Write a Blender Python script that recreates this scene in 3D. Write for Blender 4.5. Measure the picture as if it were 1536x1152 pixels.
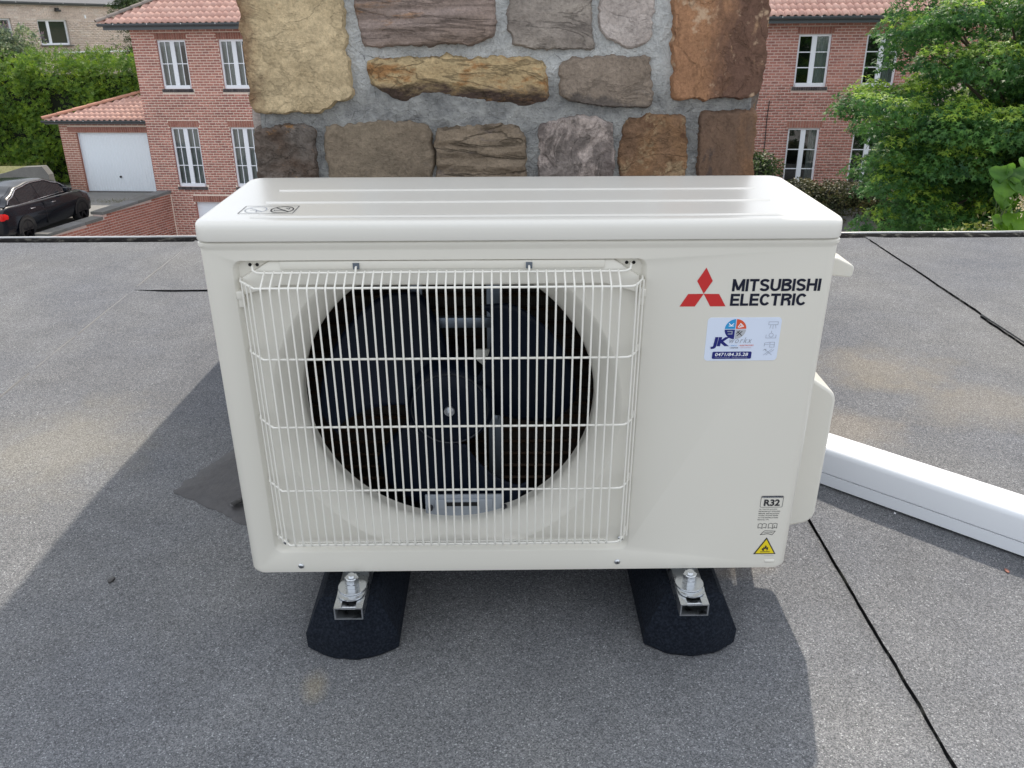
import bpy, bmesh, math, random
import numpy as np
from mathutils import Matrix, Vector, noise
from mathutils.geometry import tessellate_polygon
random.seed(7); np.random.seed(7)
for o in list(bpy.data.objects): bpy.data.objects.remove(o)
scene = bpy.context.scene
COL = scene.collection
R = math.radians
# ------------------------------------------------------------------ camera
CAMP = Vector((-0.0230, -0.9969, 0.7760))
PITCH, YAW, ROLL, FPX = 0.440081, 0.012235, -0.002527, 1238.68
fw = Vector((math.sin(YAW)*math.cos(PITCH), math.cos(YAW)*math.cos(PITCH), -math.sin(PITCH)))
rt = Vector((math.cos(YAW), -math.sin(YAW), 0)); up = rt.cross(fw)
r2 = rt*math.cos(ROLL)+up*math.sin(ROLL); u2 = -rt*math.sin(ROLL)+up*math.cos(ROLL)
cam = bpy.data.cameras.new('camera'); camo = bpy.data.objects.new('camera', cam); COL.objects.link(camo)
camo.matrix_world = Matrix(((r2.x, u2.x, -fw.x, CAMP.x), (r2.y, u2.y, -fw.y, CAMP.y), (r2.z, u2.z, -fw.z, CAMP.z), (0, 0, 0, 1)))
cam.sensor_width = 36; cam.lens = FPX/1536*36; cam.clip_start = 0.02; cam.clip_end = 3000
scene.camera = camo
# ------------------------------------------------------------------ light
EL, AZ = R(48), R(14)
w = bpy.data.worlds.new('World'); scene.world = w; w.use_nodes = True
nt = w.node_tree; bg = nt.nodes['Background']
sky = nt.nodes.new('ShaderNodeTexSky'); sky.sky_type = 'NISHITA'; sky.sun_disc = False
sky.sun_elevation = EL; sky.sun_rotation = AZ; sky.air_density = 1.0; sky.dust_density = 3.0; sky.ozone_density = 0.8
# hazy summer sky: the clear sky behind broken, thin white cloud, the same all round
tc = nt.nodes.new('ShaderNodeTexCoord'); cn = nt.nodes.new('ShaderNodeTexNoise'); cn.inputs['Scale'].default_value = 2.2; cn.inputs['Detail'].default_value = 7; cn.inputs['Roughness'].default_value = 0.6
nt.links.new(tc.outputs['Generated'], cn.inputs['Vector'])
cr_ = nt.nodes.new('ShaderNodeValToRGB'); cr_.color_ramp.elements[0].position = 0.36; cr_.color_ramp.elements[0].color = (0.45, 0.45, 0.45, 1); cr_.color_ramp.elements[1].position = 0.60; cr_.color_ramp.elements[1].color = (0.95, 0.95, 0.95, 1)
nt.links.new(cn.outputs['Fac'], cr_.inputs[0])
cm = nt.nodes.new('ShaderNodeMix'); cm.data_type = 'RGBA'; nt.links.new(cr_.outputs[0], cm.inputs[0]); nt.links.new(sky.outputs[0], cm.inputs[6]); cm.inputs[7].default_value = (5.45, 5.65, 5.95, 1)
nt.links.new(cm.outputs[2], bg.inputs[0]); bg.inputs[1].default_value = 0.15
sl = bpy.data.lights.new('sun', 'SUN'); sl.energy = 2.7; sl.angle = R(0.7); sl.color = (1, 0.905, 0.78)
so = bpy.data.objects.new('sun', sl); COL.objects.link(so)
sd = Vector((math.sin(AZ)*math.cos(EL), math.cos(AZ)*math.cos(EL), math.sin(EL)))
so.rotation_euler = sd.to_track_quat('Z', 'Y').to_euler(); so.location = (6, 20, 30)
vs = scene.view_settings; scene.display_settings.display_device = 'sRGB'
vs.view_transform = 'Standard'; vs.look = 'None'; vs.gamma = 1; vs.exposure = 0.76; vs.use_curve_mapping = False
scene.render.engine = 'CYCLES'
# ------------------------------------------------------------------ helpers
MB = Matrix.Translation(CAMP) @ Matrix.Rotation(R(-0.312), 4, 'Y') @ Matrix.Rotation(R(-2.418), 4, 'X')   # frame of the street beyond the roof
I4 = Matrix.Identity(4)

def mesh(name, vs_, fs, mats=None, mi=None, smooth=None):
    me = bpy.data.meshes.new(name)
    me.from_pydata([tuple(v) for v in vs_], [], [tuple(f) for f in fs])
    if mats:
        for m in (mats if isinstance(mats, (list, tuple)) else [mats]): me.materials.append(m)
    if mi is not None: me.polygons.foreach_set('material_index', mi)
    if smooth is not None:
        me.polygons.foreach_set('use_smooth', [True]*len(me.polygons))
        if smooth < 179: me.set_sharp_from_angle(angle=R(smooth))
    me.update(); return me

def npmesh(name, V, F, mats, smooth=False):
    """fast mesh from numpy: V (n,3), F (m,k) constant k"""
    me = bpy.data.meshes.new(name); V = np.asarray(V, np.float32); F = np.asarray(F, np.int32)
    me.vertices.add(len(V)); me.vertices.foreach_set('co', V.ravel())
    k = F.shape[1]; me.loops.add(F.size); me.loops.foreach_set('vertex_index', F.ravel())
    me.polygons.add(len(F)); me.polygons.foreach_set('loop_start', np.arange(0, F.size, k, dtype=np.int32))
    me.polygons.foreach_set('loop_total', np.full(len(F), k, np.int32))
    if smooth: me.polygons.foreach_set('use_smooth', np.ones(len(F), bool))
    for m in (mats if isinstance(mats, (list, tuple)) else [mats]): me.materials.append(m)
    me.update(calc_edges=True); me.validate(); return me

def link(name, data, parent=None, M=None, kind=None, label=None):
    o = bpy.data.objects.new(name, data); COL.objects.link(o)
    if parent is not None:
        o.parent = parent
        if M is not None: o.matrix_local = M
    elif M is not None: o.matrix_world = M
    if kind: o['kind'] = kind
    if label: o['label'] = label
    return o

def thing(name, label, cat, M=I4, group=None, data=None, kind=None):
    o = link(name, data, None, M)
    if label: o['label'] = label
    if cat: o['category'] = cat
    if group: o['group'] = group
    if kind: o['kind'] = kind
    return o

class MBd:
    """mesh builder"""
    def __init__(s): s.v = []; s.f = []; s.m = []
    def add(s, v, f, mi=0):
        b = len(s.v); s.v += [tuple(x) for x in v]; s.f += [tuple(i+b for i in q) for q in f]; s.m += [mi]*len(f); return s
    def box(s, x0, x1, y0, y1, z0, z1, mi=0, bev=0):
        if bev <= 0:
            v = [(x0, y0, z0), (x1, y0, z0), (x1, y1, z0), (x0, y1, z0), (x0, y0, z1), (x1, y0, z1), (x1, y1, z1), (x0, y1, z1)]
            f = [(0, 3, 2, 1), (4, 5, 6, 7), (0, 1, 5, 4), (1, 2, 6, 5), (2, 3, 7, 6), (3, 0, 4, 7)]
            return s.add(v, f, mi)
        bm = bmesh.new(); bmesh.ops.create_cube(bm, size=1)
        for q in bm.verts: q.co = Vector(((x0+x1)/2+q.co.x*(x1-x0), (y0+y1)/2+q.co.y*(y1-y0), (z0+z1)/2+q.co.z*(z1-z0)))
        bmesh.ops.bevel(bm, geom=bm.edges[:], offset=bev, segments=2, affect='EDGES', profile=0.5)
        bm.verts.ensure_lookup_table()
        v = [tuple(q.co) for q in bm.verts]; f = [tuple(q.index for q in p.verts) for p in bm.faces]; bm.free()
        return s.add(v, f, mi)
    def tube(s, pts, r, n=8, mi=0, cap=True):
        pts = [Vector(p) for p in pts]; rings = []; prev = None
        for i, p in enumerate(pts):
            t = ((pts[min(i+1, len(pts)-1)]-pts[max(i-1, 0)])).normalized()
            if prev is None:
                a = t.orthogonal().normalized()
            else:
                a = (prev-t*prev.dot(t)).normalized()
            prev = a; b = t.cross(a); rr = r[i] if isinstance(r, (list, tuple)) else r
            rings.append([p+(a*math.cos(2*math.pi*k/n)+b*math.sin(2*math.pi*k/n))*rr for k in range(n)])
        v = [q for g in rings for q in g]; f = []
        for i in range(len(rings)-1):
            for k in range(n): f.append((i*n+k, i*n+(k+1) % n, (i+1)*n+(k+1) % n, (i+1)*n+k))
        if cap: f += [tuple(range(n-1, -1, -1)), tuple((len(rings)-1)*n+k for k in range(n))]
        return s.add(v, f, mi)
    def loops(s, rings, mi=0, close=True, capa=False, capb=False):
        n = len(rings[0]); v = [q for g in rings for q in g]; f = []
        for i in range(len(rings)-1):
            for k in range(n if close else n-1): f.append((i*n+k, i*n+(k+1) % n, (i+1)*n+(k+1) % n, (i+1)*n+k))
        if capa: f.append(tuple(range(n-1, -1, -1)))
        if capb: f.append(tuple((len(rings)-1)*n+k for k in range(n)))
        return s.add(v, f, mi)
    def cyl(s, c, r, h, axis='z', n=24, mi=0, r2=None):
        r2 = r if r2 is None else r2; c = Vector(c)
        def P(a, rr, t):
            x, y = rr*math.cos(a), rr*math.sin(a)
            return c+(Vector((x, y, t)) if axis == 'z' else Vector((x, t, y)) if axis == 'y' else Vector((t, x, y)))
        rg = [[P(2*math.pi*k/n, r, 0) for k in range(n)], [P(2*math.pi*k/n, r2, h) for k in range(n)]]
        return s.loops(rg, mi, capa=True, capb=True)
    def poly(s, loopsl, y=None, mi=0):
        """planar polygon with holes in xz (y given)"""
        L = [[Vector((p[0], y, p[1])) for p in l] for l in loopsl]
        tr = tessellate_polygon(L); fl = [p for l in L for p in l]
        return s.add(fl, [tuple(t) for t in tr], mi)
    def fixn(s):
        bm = bmesh.new(); vs_ = [bm.verts.new(v) for v in s.v]
        for f, m in zip(s.f, s.m):
            try:
                q = bm.faces.new([vs_[i] for i in f]); q.material_index = m
            except ValueError: pass
        bmesh.ops.remove_doubles(bm, verts=bm.verts, dist=1e-5); bmesh.ops.recalc_face_normals(bm, faces=bm.faces)
        return bm
    def data(s, name, mats, smooth=None, weld=False):
        if weld:
            bm = s.fixn(); me = bpy.data.meshes.new(name); bm.to_mesh(me); bm.free()
            for m in (mats if isinstance(mats, (list, tuple)) else [mats]): me.materials.append(m)
            if smooth is not None:
                me.polygons.foreach_set('use_smooth', [True]*len(me.polygons)); me.set_sharp_from_angle(angle=R(smooth))
            return me
        return mesh(name, s.v, s.f, mats, s.m, smooth)
    def obj(s, name, mats, parent=None, M=None, smooth=None, weld=False, **k):
        return link(name, s.data(name, mats, smooth, weld), parent, M, **k)

def rrect(x0, x1, z0, z1, r, seg=6):
    out = []
    for cx, cz, a0 in ((x1-r, z1-r, 0), (x0+r, z1-r, 90), (x0+r, z0+r, 180), (x1-r, z0+r, 270)):
        for k in range(seg+1):
            a = R(a0+90*k/seg); out.append((cx+r*math.cos(a), cz+r*math.sin(a)))
    return out

def pieces(name, proto, mats, Ms, parent, limit=300, smooth=False):
    """first `limit` matrices become objects sharing one mesh; the rest one joined part"""
    pv, pf = proto
    me = mesh(name, pv, pf, mats)
    if smooth: me.polygons.foreach_set('use_smooth', [True]*len(me.polygons))
    for M in Ms[:limit]: link(name, me, parent, M)
    rest = Ms[limit:]
    if rest:
        P = np.array([list(v)+[1] for v in pv]).T; k = len(pf[0]); n = len(pv)
        A = np.array([[list(r) for r in M] for M in rest])          # m,4,4
        V = (A @ P)[:, :3, :].transpose(0, 2, 1).reshape(-1, 3)
        F = (np.array(pf)[None]+(np.arange(len(rest))*n)[:, None, None]).reshape(-1, k)
        link(name+'_courses' if name == 'brick' else name+'_rows', npmesh(name+'_rest', V, F, mats, smooth), parent, kind='stuff')

# ------------------------------------------------------------------ materials
def mat(name, col=(0.5, 0.5, 0.5), rough=0.6, metal=0.0, spec=0.5, **k):
    m = bpy.data.materials.new(name); m.use_nodes = True
    b = m.node_tree.nodes['Principled BSDF']
    b.inputs['Base Color'].default_value = (*col, 1); b.inputs['Roughness'].default_value = rough
    b.inputs['Metallic'].default_value = metal; b.inputs['Specular IOR Level'].default_value = spec
    for a, v in k.items(): b.inputs[a.replace('_', ' ')].default_value = v
    return m
class NT:
    def __init__(s, m): s.m = m; s.t = m.node_tree; s.b = s.t.nodes['Principled BSDF']
    def n(s, typ, ins=None, **p):
        q = s.t.nodes.new('ShaderNode'+typ)
        for a, v in p.items(): setattr(q, a, v)
        for a, v in (ins or {}).items():
            if isinstance(v, bpy.types.NodeSocket): s.t.links.new(v, q.inputs[a])
            else: q.inputs[a].default_value = v
        return q
    def l(s, a, b): s.t.links.new(a, b)
    def co(s, kind='Object', scale=(1, 1, 1), loc=(0, 0, 0), rot=(0, 0, 0)):
        c = s.n('TexCoord'); return s.n('Mapping', {'Vector': c.outputs[kind], 'Scale': scale, 'Location': loc, 'Rotation': rot}).outputs[0]
    def noise(s, vec, sc, det=4, rough=0.55, dist=0.0):
        return s.n('TexNoise', {'Vector': vec, 'Scale': sc, 'Detail': det, 'Roughness': rough, 'Distortion': dist}).outputs['Fac']
    def ramp(s, fac, stops):
        r = s.n('ValToRGB', {'Fac': fac}); e = r.color_ramp.elements
        while len(e) > 1: e.remove(e[-1])
        for i, (p, c) in enumerate(stops):
            q = e[0] if i == 0 else e.new(p)
            q.position = p; q.color = (*c, 1) if len(c) == 3 else c
        return r.outputs[0]
    def mix(s, fac, a, b, mode='MIX'):
        q = s.n('Mix', data_type='RGBA', blend_type=mode)
        for sock, v in ((q.inputs[0], fac), (q.inputs[6], a), (q.inputs[7], b)):
            if isinstance(v, bpy.types.NodeSocket): s.l(v, sock)
            else: sock.default_value = v if not isinstance(v, tuple) or len(v) == 4 else (*v, 1)
        return q.outputs[2]
    def math(s, op, a, b=0.0, c=0.0):
        q = s.n('Math', operation=op)
        for i, v in enumerate((a, b, c)):
            if isinstance(v, bpy.types.NodeSocket): s.l(v, q.inputs[i])
            else: q.inputs[i].default_value = v
        return q.outputs[0]
    def col(s, c): s.l(c, s.b.inputs['Base Color'])
    def bump(s, h, st=0.3, d=0.01):
        q = s.n('Bump', {'Height': h, 'Strength': st, 'Distance': d}); s.l(q.outputs[0], s.b.inputs['Normal'])
    def rand(s):
        a = s.n('ObjectInfo').outputs['Random']; g = s.n('NewGeometry').outputs['Random Per Island']
        return s.math('FRACT', s.math('ADD', a, g))

def painted(name, col, rough=0.35, var=0.03, coat=0.2):
    m = mat(name, col, rough); t = NT(m); v = t.co()
    f = t.noise(v, 3, 2)
    t.col(t.mix(f, tuple(c*(1-var) for c in col), tuple(min(1, c*(1+var)) for c in col)))
    t.b.inputs['Coat Weight'].default_value = coat; t.b.inputs['Coat Roughness'].default_value = 0.25
    return m
M_ivory = painted('ivory_paint', (0.70, 0.675, 0.60), 0.38)
M_lid = painted('toplit_ivory_paint', (0.74, 0.72, 0.66), 0.28, coat=0.45)  # cabinet ivory made paler so the lid reads as lit from above
M_wire = painted('wire_coating', (0.80, 0.78, 0.71), 0.3)
M_pvc = painted('white_pvc', (0.78, 0.81, 0.85), 0.32)
M_black = mat('black_print', (0.02, 0.02, 0.025), 0.5)
M_dkline = mat('dark_print', (0.011, 0.013, 0.028), 0.6, spec=0.2)
M_red = mat('red_print', (0.55, 0.02, 0.02), 0.45)
M_yellow = mat('yellow_print', (0.8, 0.62, 0.01), 0.5)
M_sticker = mat('sticker_white', (0.68, 0.75, 0.88), 0.35)
M_navy = mat('navy_print', (0.005, 0.01, 0.16), 0.45)
M_cyan = mat('cyan_print', (0.02, 0.30, 0.62), 0.45)
M_orange = mat('orange_print', (0.70, 0.09, 0.03), 0.45)
M_grey = mat('grey_print', (0.33, 0.36, 0.42), 0.5)
M_pale = mat('pale_print', (0.45, 0.47, 0.50), 0.5)
M_white = mat('white_print', (0.85, 0.87, 0.9), 0.5)
M_hole = mat('dark_hole', (0.004, 0.004, 0.004), 0.9)
M_inside = mat('fan_housing_dark', (0.012, 0.014, 0.018), 0.7)
M_fan = mat('fan_plastic', (0.003, 0.006, 0.014), 0.4, spec=0.13)
M_clip = mat('pale_plastic', (0.42, 0.42, 0.38), 0.5)
def zinc():
    m = mat('zinc_plate', (0.62, 0.64, 0.66), 0.28, 1.0); t = NT(m); v = t.co()
    t.l(t.ramp(t.noise(v, 60, 4), [(0.3, (0.18,)*3), (0.7, (0.42,)*3)]), t.b.inputs['Roughness'])
    t.bump(t.noise(v, 400, 2), 0.1, 0.001); return m
M_zinc = zinc()
M_dzinc = mat('dull_bracket_metal', (0.16, 0.19, 0.23), 0.4, 0.7)
def coil():
    m = mat('coil_fins', (0.05, 0.04, 0.03), 0.6, 0.3); t = NT(m); v = t.co()
    wv = t.n('TexWave', {'Vector': v, 'Scale': 120.0, 'Distortion': 0.4}, wave_type='BANDS', bands_direction='X').outputs['Fac']
    t.col(t.mix(wv, (0.006, 0.006, 0.006), (0.06, 0.045, 0.032))); return m
M_coil = coil()
def rubber():
    m = mat('black_rubber', (0.012, 0.015, 0.022), 0.85, spec=0.25); t = NT(m); v = t.co()
    f = t.noise(v, 260, 3); t.col(t.mix(t.ramp(f, [(0.4, (0, 0, 0)), (0.75, (1, 1, 1))]), (0.003, 0.006, 0.013), (0.022, 0.030, 0.045))); t.bump(t.noise(v, 320, 4, 0.8), 1.0, 0.004)
    return m
M_rubber = rubber()
def roofing(name, tint=(1, 1, 1)):
    m = mat(name, (0.12,)*3, 0.92, spec=0.25); t = NT(m)
    v = t.n('NewGeometry').outputs['Position']
    vo = t.n('TexVoronoi', {'Vector': v, 'Scale': 640.0}); rnd = t.n('SeparateColor', {'Color': vo.outputs['Color']}).outputs[0]
    vo2 = t.n('TexVoronoi', {'Vector': v, 'Scale': 300.0}); rnd2 = t.n('SeparateColor', {'Color': vo2.outputs['Color']}).outputs[1]
    g = t.ramp(rnd, [(0.0, (0.095, 0.097, 0.10)), (0.35, (0.155, 0.157, 0.162)), (0.7, (0.215, 0.216, 0.22)), (0.96, (0.275, 0.275, 0.275)), (1.0, (0.46, 0.46, 0.46))])
    g2 = t.ramp(rnd2, [(0.0, (0.86,)*3), (0.5, (0.98,)*3), (1.0, (1.10,)*3)])
    c = t.mix(1.0, g, g2, 'MULTIPLY')
    big = t.noise(v, 1.3, 5, 0.6); med = t.noise(v, 9, 5, 0.65)
    c = t.mix(1.0, c, t.ramp(big, [(0.3, (0.80, 0.83, 0.90)), (0.7, (1.15, 1.13, 1.08))]), 'MULTIPLY')
    c = t.mix(1.0, c, t.ramp(med, [(0.3, (0.88,)*3), (0.7, (1.10,)*3)]), 'MULTIPLY')
    # washed-in sediment stains (each a patch of its own)
    for (x, y, rx, ry, st, cc) in ((0.98, 1.02, 0.24, 0.17, 0.36, (0.42, 0.36, 0.26)), (0.76, 0.68, 0.16, 0.14, 0.34, (0.42, 0.36, 0.28)), (1.15, 0.80, 0.25, 0.16, 0.30, (0.40, 0.35, 0.27)),
                                   (-1.02, 0.62, 0.24, 0.28, 0.34, (0.42, 0.385, 0.31)), (-0.30, -0.095, 0.024, 0.04, 0.45, (0.36, 0.30, 0.19)), (-1.45, 0.45, 0.2, 0.3, 0.3, (0.42, 0.37, 0.27)),
                                   (0.40, 0.20, 0.08, 0.07, 0.35, (0.36, 0.27, 0.16))):
        mp = t.n('Mapping', {'Vector': v, 'Location': (-x/rx, -y/ry, 0), 'Scale': (1/rx, 1/ry, 0.0)}).outputs[0]
        ln = t.n('VectorMath', {0: mp}, operation='LENGTH').outputs['Value']
        ln = t.math('ADD', ln, t.math('MULTIPLY', t.math('SUBTRACT', med, 0.5), 1.6))
        f = t.math('MULTIPLY', t.ramp(ln, [(0.25, (1, 1, 1)), (1.0, (0, 0, 0))]), st)
        c = t.mix(f, c, t.mix(rnd, tuple(q*0.62 for q in cc), tuple(q*1.15 for q in cc)))
    c = t.mix(1.0, c, (*tint, 1), 'MULTIPLY')
    t.col(c); t.bump(t.math('ADD', rnd, rnd2), 0.9, 0.0020); return m
M_roof = roofing('mineral_roofing_felt', (0.965, 0.98, 1.0))
def bitumen():
    m = mat('bitumen', (0.02, 0.02, 0.022), 0.45); t = NT(m); v = t.co()
    t.col(t.mix(t.noise(v, 40, 5), (0.012, 0.012, 0.013), (0.07, 0.068, 0.064))); t.bump(t.noise(v, 120, 4), 0.6, 0.004)
    t.l(t.ramp(t.noise(v, 25, 3), [(0.35, (0.25,)*3), (0.65, (0.8,)*3)]), t.b.inputs['Roughness']); return m
M_bit = bitumen()
M_up = mat('old_bitumen', (0.012, 0.012, 0.013), 0.95, spec=0.05); _t = NT(M_up); _t.col(_t.mix(_t.ramp(_t.noise(_t.co(), 30, 6, 0.7), [(0.52, (0, 0, 0)), (0.72, (1, 1, 1))]), (0.008, 0.008, 0.009), (0.10, 0.10, 0.09)))
def patchm():
    m = mat('smooth_felt', (0.03, 0.03, 0.033), 0.7); t = NT(m); v = t.co()
    t.col(t.mix(t.noise(v, 30, 6, 0.7), (0.032, 0.032, 0.036), (0.095, 0.09, 0.088))); t.bump(t.noise(v, 80, 5, 0.7), 0.6, 0.004); return m
M_patch = patchm()
M_alu = mat('aluminium_trim', (0.55, 0.55, 0.55), 0.45, 0.5)
def mortar():
    m = mat('lime_mortar', (0.36,)*3, 0.9); t = NT(m); v = t.co()
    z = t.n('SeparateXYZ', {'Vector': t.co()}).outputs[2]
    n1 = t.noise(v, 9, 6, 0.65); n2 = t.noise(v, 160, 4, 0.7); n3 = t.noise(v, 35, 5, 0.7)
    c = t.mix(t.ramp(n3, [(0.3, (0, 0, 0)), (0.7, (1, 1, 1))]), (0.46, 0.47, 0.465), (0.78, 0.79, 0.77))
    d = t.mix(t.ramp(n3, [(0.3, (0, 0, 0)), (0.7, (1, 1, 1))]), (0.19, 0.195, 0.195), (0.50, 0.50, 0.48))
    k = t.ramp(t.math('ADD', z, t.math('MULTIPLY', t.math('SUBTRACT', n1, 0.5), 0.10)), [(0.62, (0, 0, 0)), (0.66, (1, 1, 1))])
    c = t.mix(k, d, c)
    c = t.mix(t.ramp(n2, [(0.62, (0, 0, 0)), (0.75, (0.7, 0.7, 0.7))]), c, (0.6, 0.6, 0.58)); c = t.mix(t.ramp(n2, [(0.25, (0.7, 0.7, 0.7)), (0.38, (0, 0, 0))]), c, (0.13, 0.13, 0.13))
    vo = t.n('TexVoronoi', {'Vector': t.n('Mapping', {'Vector': v, 'Scale': (1, 1, 1)}).outputs[0], 'Scale': 17.0}, feature='DISTANCE_TO_EDGE').outputs[0]
    cr = t.ramp(t.math('ADD', vo, t.math('MULTIPLY', n3, 0.02)), [(0.010, (1, 1, 1)), (0.016, (0, 0, 0))])
    c = t.mix(t.math('MULTIPLY', cr, t.ramp(n1, [(0.5, (0, 0, 0)), (0.6, (0.8, 0.8, 0.8))])), c, (0.05, 0.05, 0.05))
    t.col(c); t.bump(t.math('ADD', t.math('MULTIPLY', n2, 0.7), t.math('MULTIPLY', n3, 1.4)), 1.0, 0.012); return m
M_mortar = mortar()
def stone_mat(name, a, b, c, sc=10, st=(1, 1), third=0.55, spots=None, seed=0, crack=0.5, grad=None, layer=0.0):
    m = mat(name, a, 0.88, spec=0.3); t = NT(m); v = t.co(scale=(st[0], 1, st[1]), loc=(seed*3.1, 0, seed*1.7)); v0 = t.co(loc=(seed, 0, seed))
    n1 = t.noise(v, sc, 7, 0.62, 0.6); n2 = t.noise(v, sc*2.6, 6, 0.7, 0.3); fine = t.noise(v0, 190, 5, 0.75); med = t.noise(v, sc*6, 5, 0.7)
    col = t.mix(t.ramp(n1, [(0.36, (0, 0, 0)), (0.62, (1, 1, 1))]), a, b)
    if grad:   # (axis, lo, hi, colour): the stone's colour shifts towards one side
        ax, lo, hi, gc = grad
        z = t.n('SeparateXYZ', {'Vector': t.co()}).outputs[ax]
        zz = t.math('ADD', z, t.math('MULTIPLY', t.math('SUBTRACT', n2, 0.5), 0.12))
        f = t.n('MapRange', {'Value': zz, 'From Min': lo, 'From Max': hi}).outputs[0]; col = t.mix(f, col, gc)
    col = t.mix(t.ramp(n2, [(third, (0, 0, 0)), (third+0.1, (0.85, 0.85, 0.85))]), col, c)
    if layer:
        wv = t.n('TexNoise', {'Vector': t.co(scale=(1.2, 1, 26), loc=(seed, 0, 0)), 'Scale': 3.0, 'Detail': 5.0, 'Distortion': 0.4}).outputs['Fac']
        col = t.mix(t.math('MULTIPLY', t.ramp(wv, [(0.42, (1, 1, 1)), (0.52, (0, 0, 0))]), layer), col, tuple(q*0.45 for q in a))
    col = t.mix(1.0, col, t.ramp(fine, [(0.25, (0.62,)*3), (0.5, (1.0,)*3), (0.78, (1.35,)*3)]), 'MULTIPLY')
    col = t.mix(1.0, col, t.ramp(med, [(0.3, (0.78,)*3), (0.7, (1.2,)*3)]), 'MULTIPLY')
    if spots: col = t.mix(t.ramp(t.noise(v0, 34, 5, 0.6), [(0.60, (0, 0, 0)), (0.68, (0.9, 0.9, 0.9))]), col, spots)
    if crack:
        cn = t.noise(t.co(scale=(st[0], 1, st[1]*1.6), loc=(seed*2, 0, 3)), 7, 6, 0.6, 1.2)
        f = t.ramp(t.math('ABSOLUTE', t.math('SUBTRACT', cn, 0.5)), [(0.0, (crack*0.6,)*3), (0.02, (0, 0, 0))]); col = t.mix(f, col, tuple(q*0.22 for q in a))
        h = t.math('SUBTRACT', t.math('ADD', t.math('MULTIPLY', med, 1.0), t.math('MULTIPLY', fine, 0.45)), t.math('MULTIPLY', f, 0.7))
    else: h = t.math('ADD', med, t.math('MULTIPLY', fine, 0.45))
    t.col(col); t.bump(h, 1.0, 0.007); return m
def brickm(name, cols, dark=(0.09, 0.045, 0.04)):
    m = mat(name, cols[0], 0.9, spec=0.2); t = NT(m); v = t.n('NewGeometry').outputs['Position']
    n = len(cols); c = t.ramp(t.rand(), [(i/(n-1), q) for i, q in enumerate(cols)])
    c = t.mix(1.0, c, t.ramp(t.noise(v, 25, 5, 0.7), [(0.3, (0.72,)*3), (0.7, (1.25,)*3)]), 'MULTIPLY')
    c = t.mix(1.0, c, t.ramp(t.noise(v, 0.9, 4, 0.6), [(0.3, (0.85,)*3), (0.7, (1.12,)*3)]), 'MULTIPLY')
    t.col(c); return m
M_brick = brickm('pink_red_brick', [(0.36, 0.155, 0.13), (0.48, 0.22, 0.18), (0.40, 0.18, 0.145), (0.54, 0.26, 0.21), (0.33, 0.15, 0.13), (0.46, 0.22, 0.18)])
M_brick2 = brickm('dull_red_brick', [(0.38, 0.165, 0.135), (0.48, 0.22, 0.175), (0.33, 0.15, 0.125), (0.50, 0.25, 0.205), (0.42, 0.18, 0.145)])
M_lint = brickm('orange_red_brick', [(0.32, 0.145, 0.11), (0.38, 0.185, 0.145), (0.28, 0.125, 0.10)])
M_sillb = brickm('dark_glazed_brick', [(0.05, 0.045, 0.05), (0.11, 0.10, 0.10), (0.07, 0.06, 0.06)])
M_beige = brickm('beige_brick', [(0.58, 0.47, 0.40), (0.66, 0.55, 0.47), (0.54, 0.44, 0.38), (0.70, 0.61, 0.54)])
M_wbrick = brickm('orange_wall_brick', [(0.38, 0.15, 0.11), (0.45, 0.19, 0.14), (0.33, 0.135, 0.10), (0.42, 0.17, 0.125)])
def plain(name, a, b, sc=3, rough=0.9, bs=0.3):
    m = mat(name, a, rough, spec=0.25); t = NT(m); v = t.n('NewGeometry').outputs['Position']; n = t.noise(v, sc, 6, 0.65)
    c = t.mix(n, a, b); c = t.mix(1.0, c, t.ramp(t.noise(v, sc*14, 4, 0.7), [(0.3, (0.85,)*3), (0.7, (1.12,)*3)]), 'MULTIPLY')
    t.col(c); t.bump(t.noise(v, sc*8, 4), bs, 0.02); return m
M_joint = plain('pale_joint_mortar', (0.74, 0.62, 0.53), (0.86, 0.73, 0.63))
M_joint2 = plain('grey_joint_mortar', (0.60, 0.46, 0.41), (0.72, 0.58, 0.52))
M_jointb = plain('beige_joint', (0.60, 0.52, 0.46), (0.70, 0.62, 0.55))
M_conc = plain('weathered_concrete', (0.11, 0.11, 0.105), (0.22, 0.215, 0.20), 2)
M_concd = plain('dark_coping_concrete', (0.13, 0.13, 0.13), (0.24, 0.24, 0.235), 4)
M_paving = plain('grey_paving', (0.18, 0.18, 0.172), (0.29, 0.285, 0.27), 1.2)
M_ground = plain('street_ground', (0.22, 0.22, 0.21), (0.34, 0.33, 0.32), 0.4)
M_lawn = plain('dry_lawn', (0.10, 0.12, 0.05), (0.22, 0.20, 0.10), 2.5)
M_bark = plain('bark', (0.05, 0.04, 0.03), (0.12, 0.10, 0.075), 6)
M_greywall = plain('grey_render', (0.13, 0.135, 0.14), (0.19, 0.19, 0.195), 1)
M_zincg = mat('zinc_gutter', (0.09, 0.10, 0.11), 0.4, 0.3)
M_upvc = mat('white_window_pvc', (0.80, 0.83, 0.88), 0.35)
M_door = mat('white_garage_steel', (0.84, 0.90, 0.96), 0.4)
M_curt = plain('grey_curtain', (0.34, 0.37, 0.37), (0.52, 0.55, 0.54), 3)
M_room = mat('dark_room', (0.012, 0.014, 0.016), 0.9)
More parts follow.
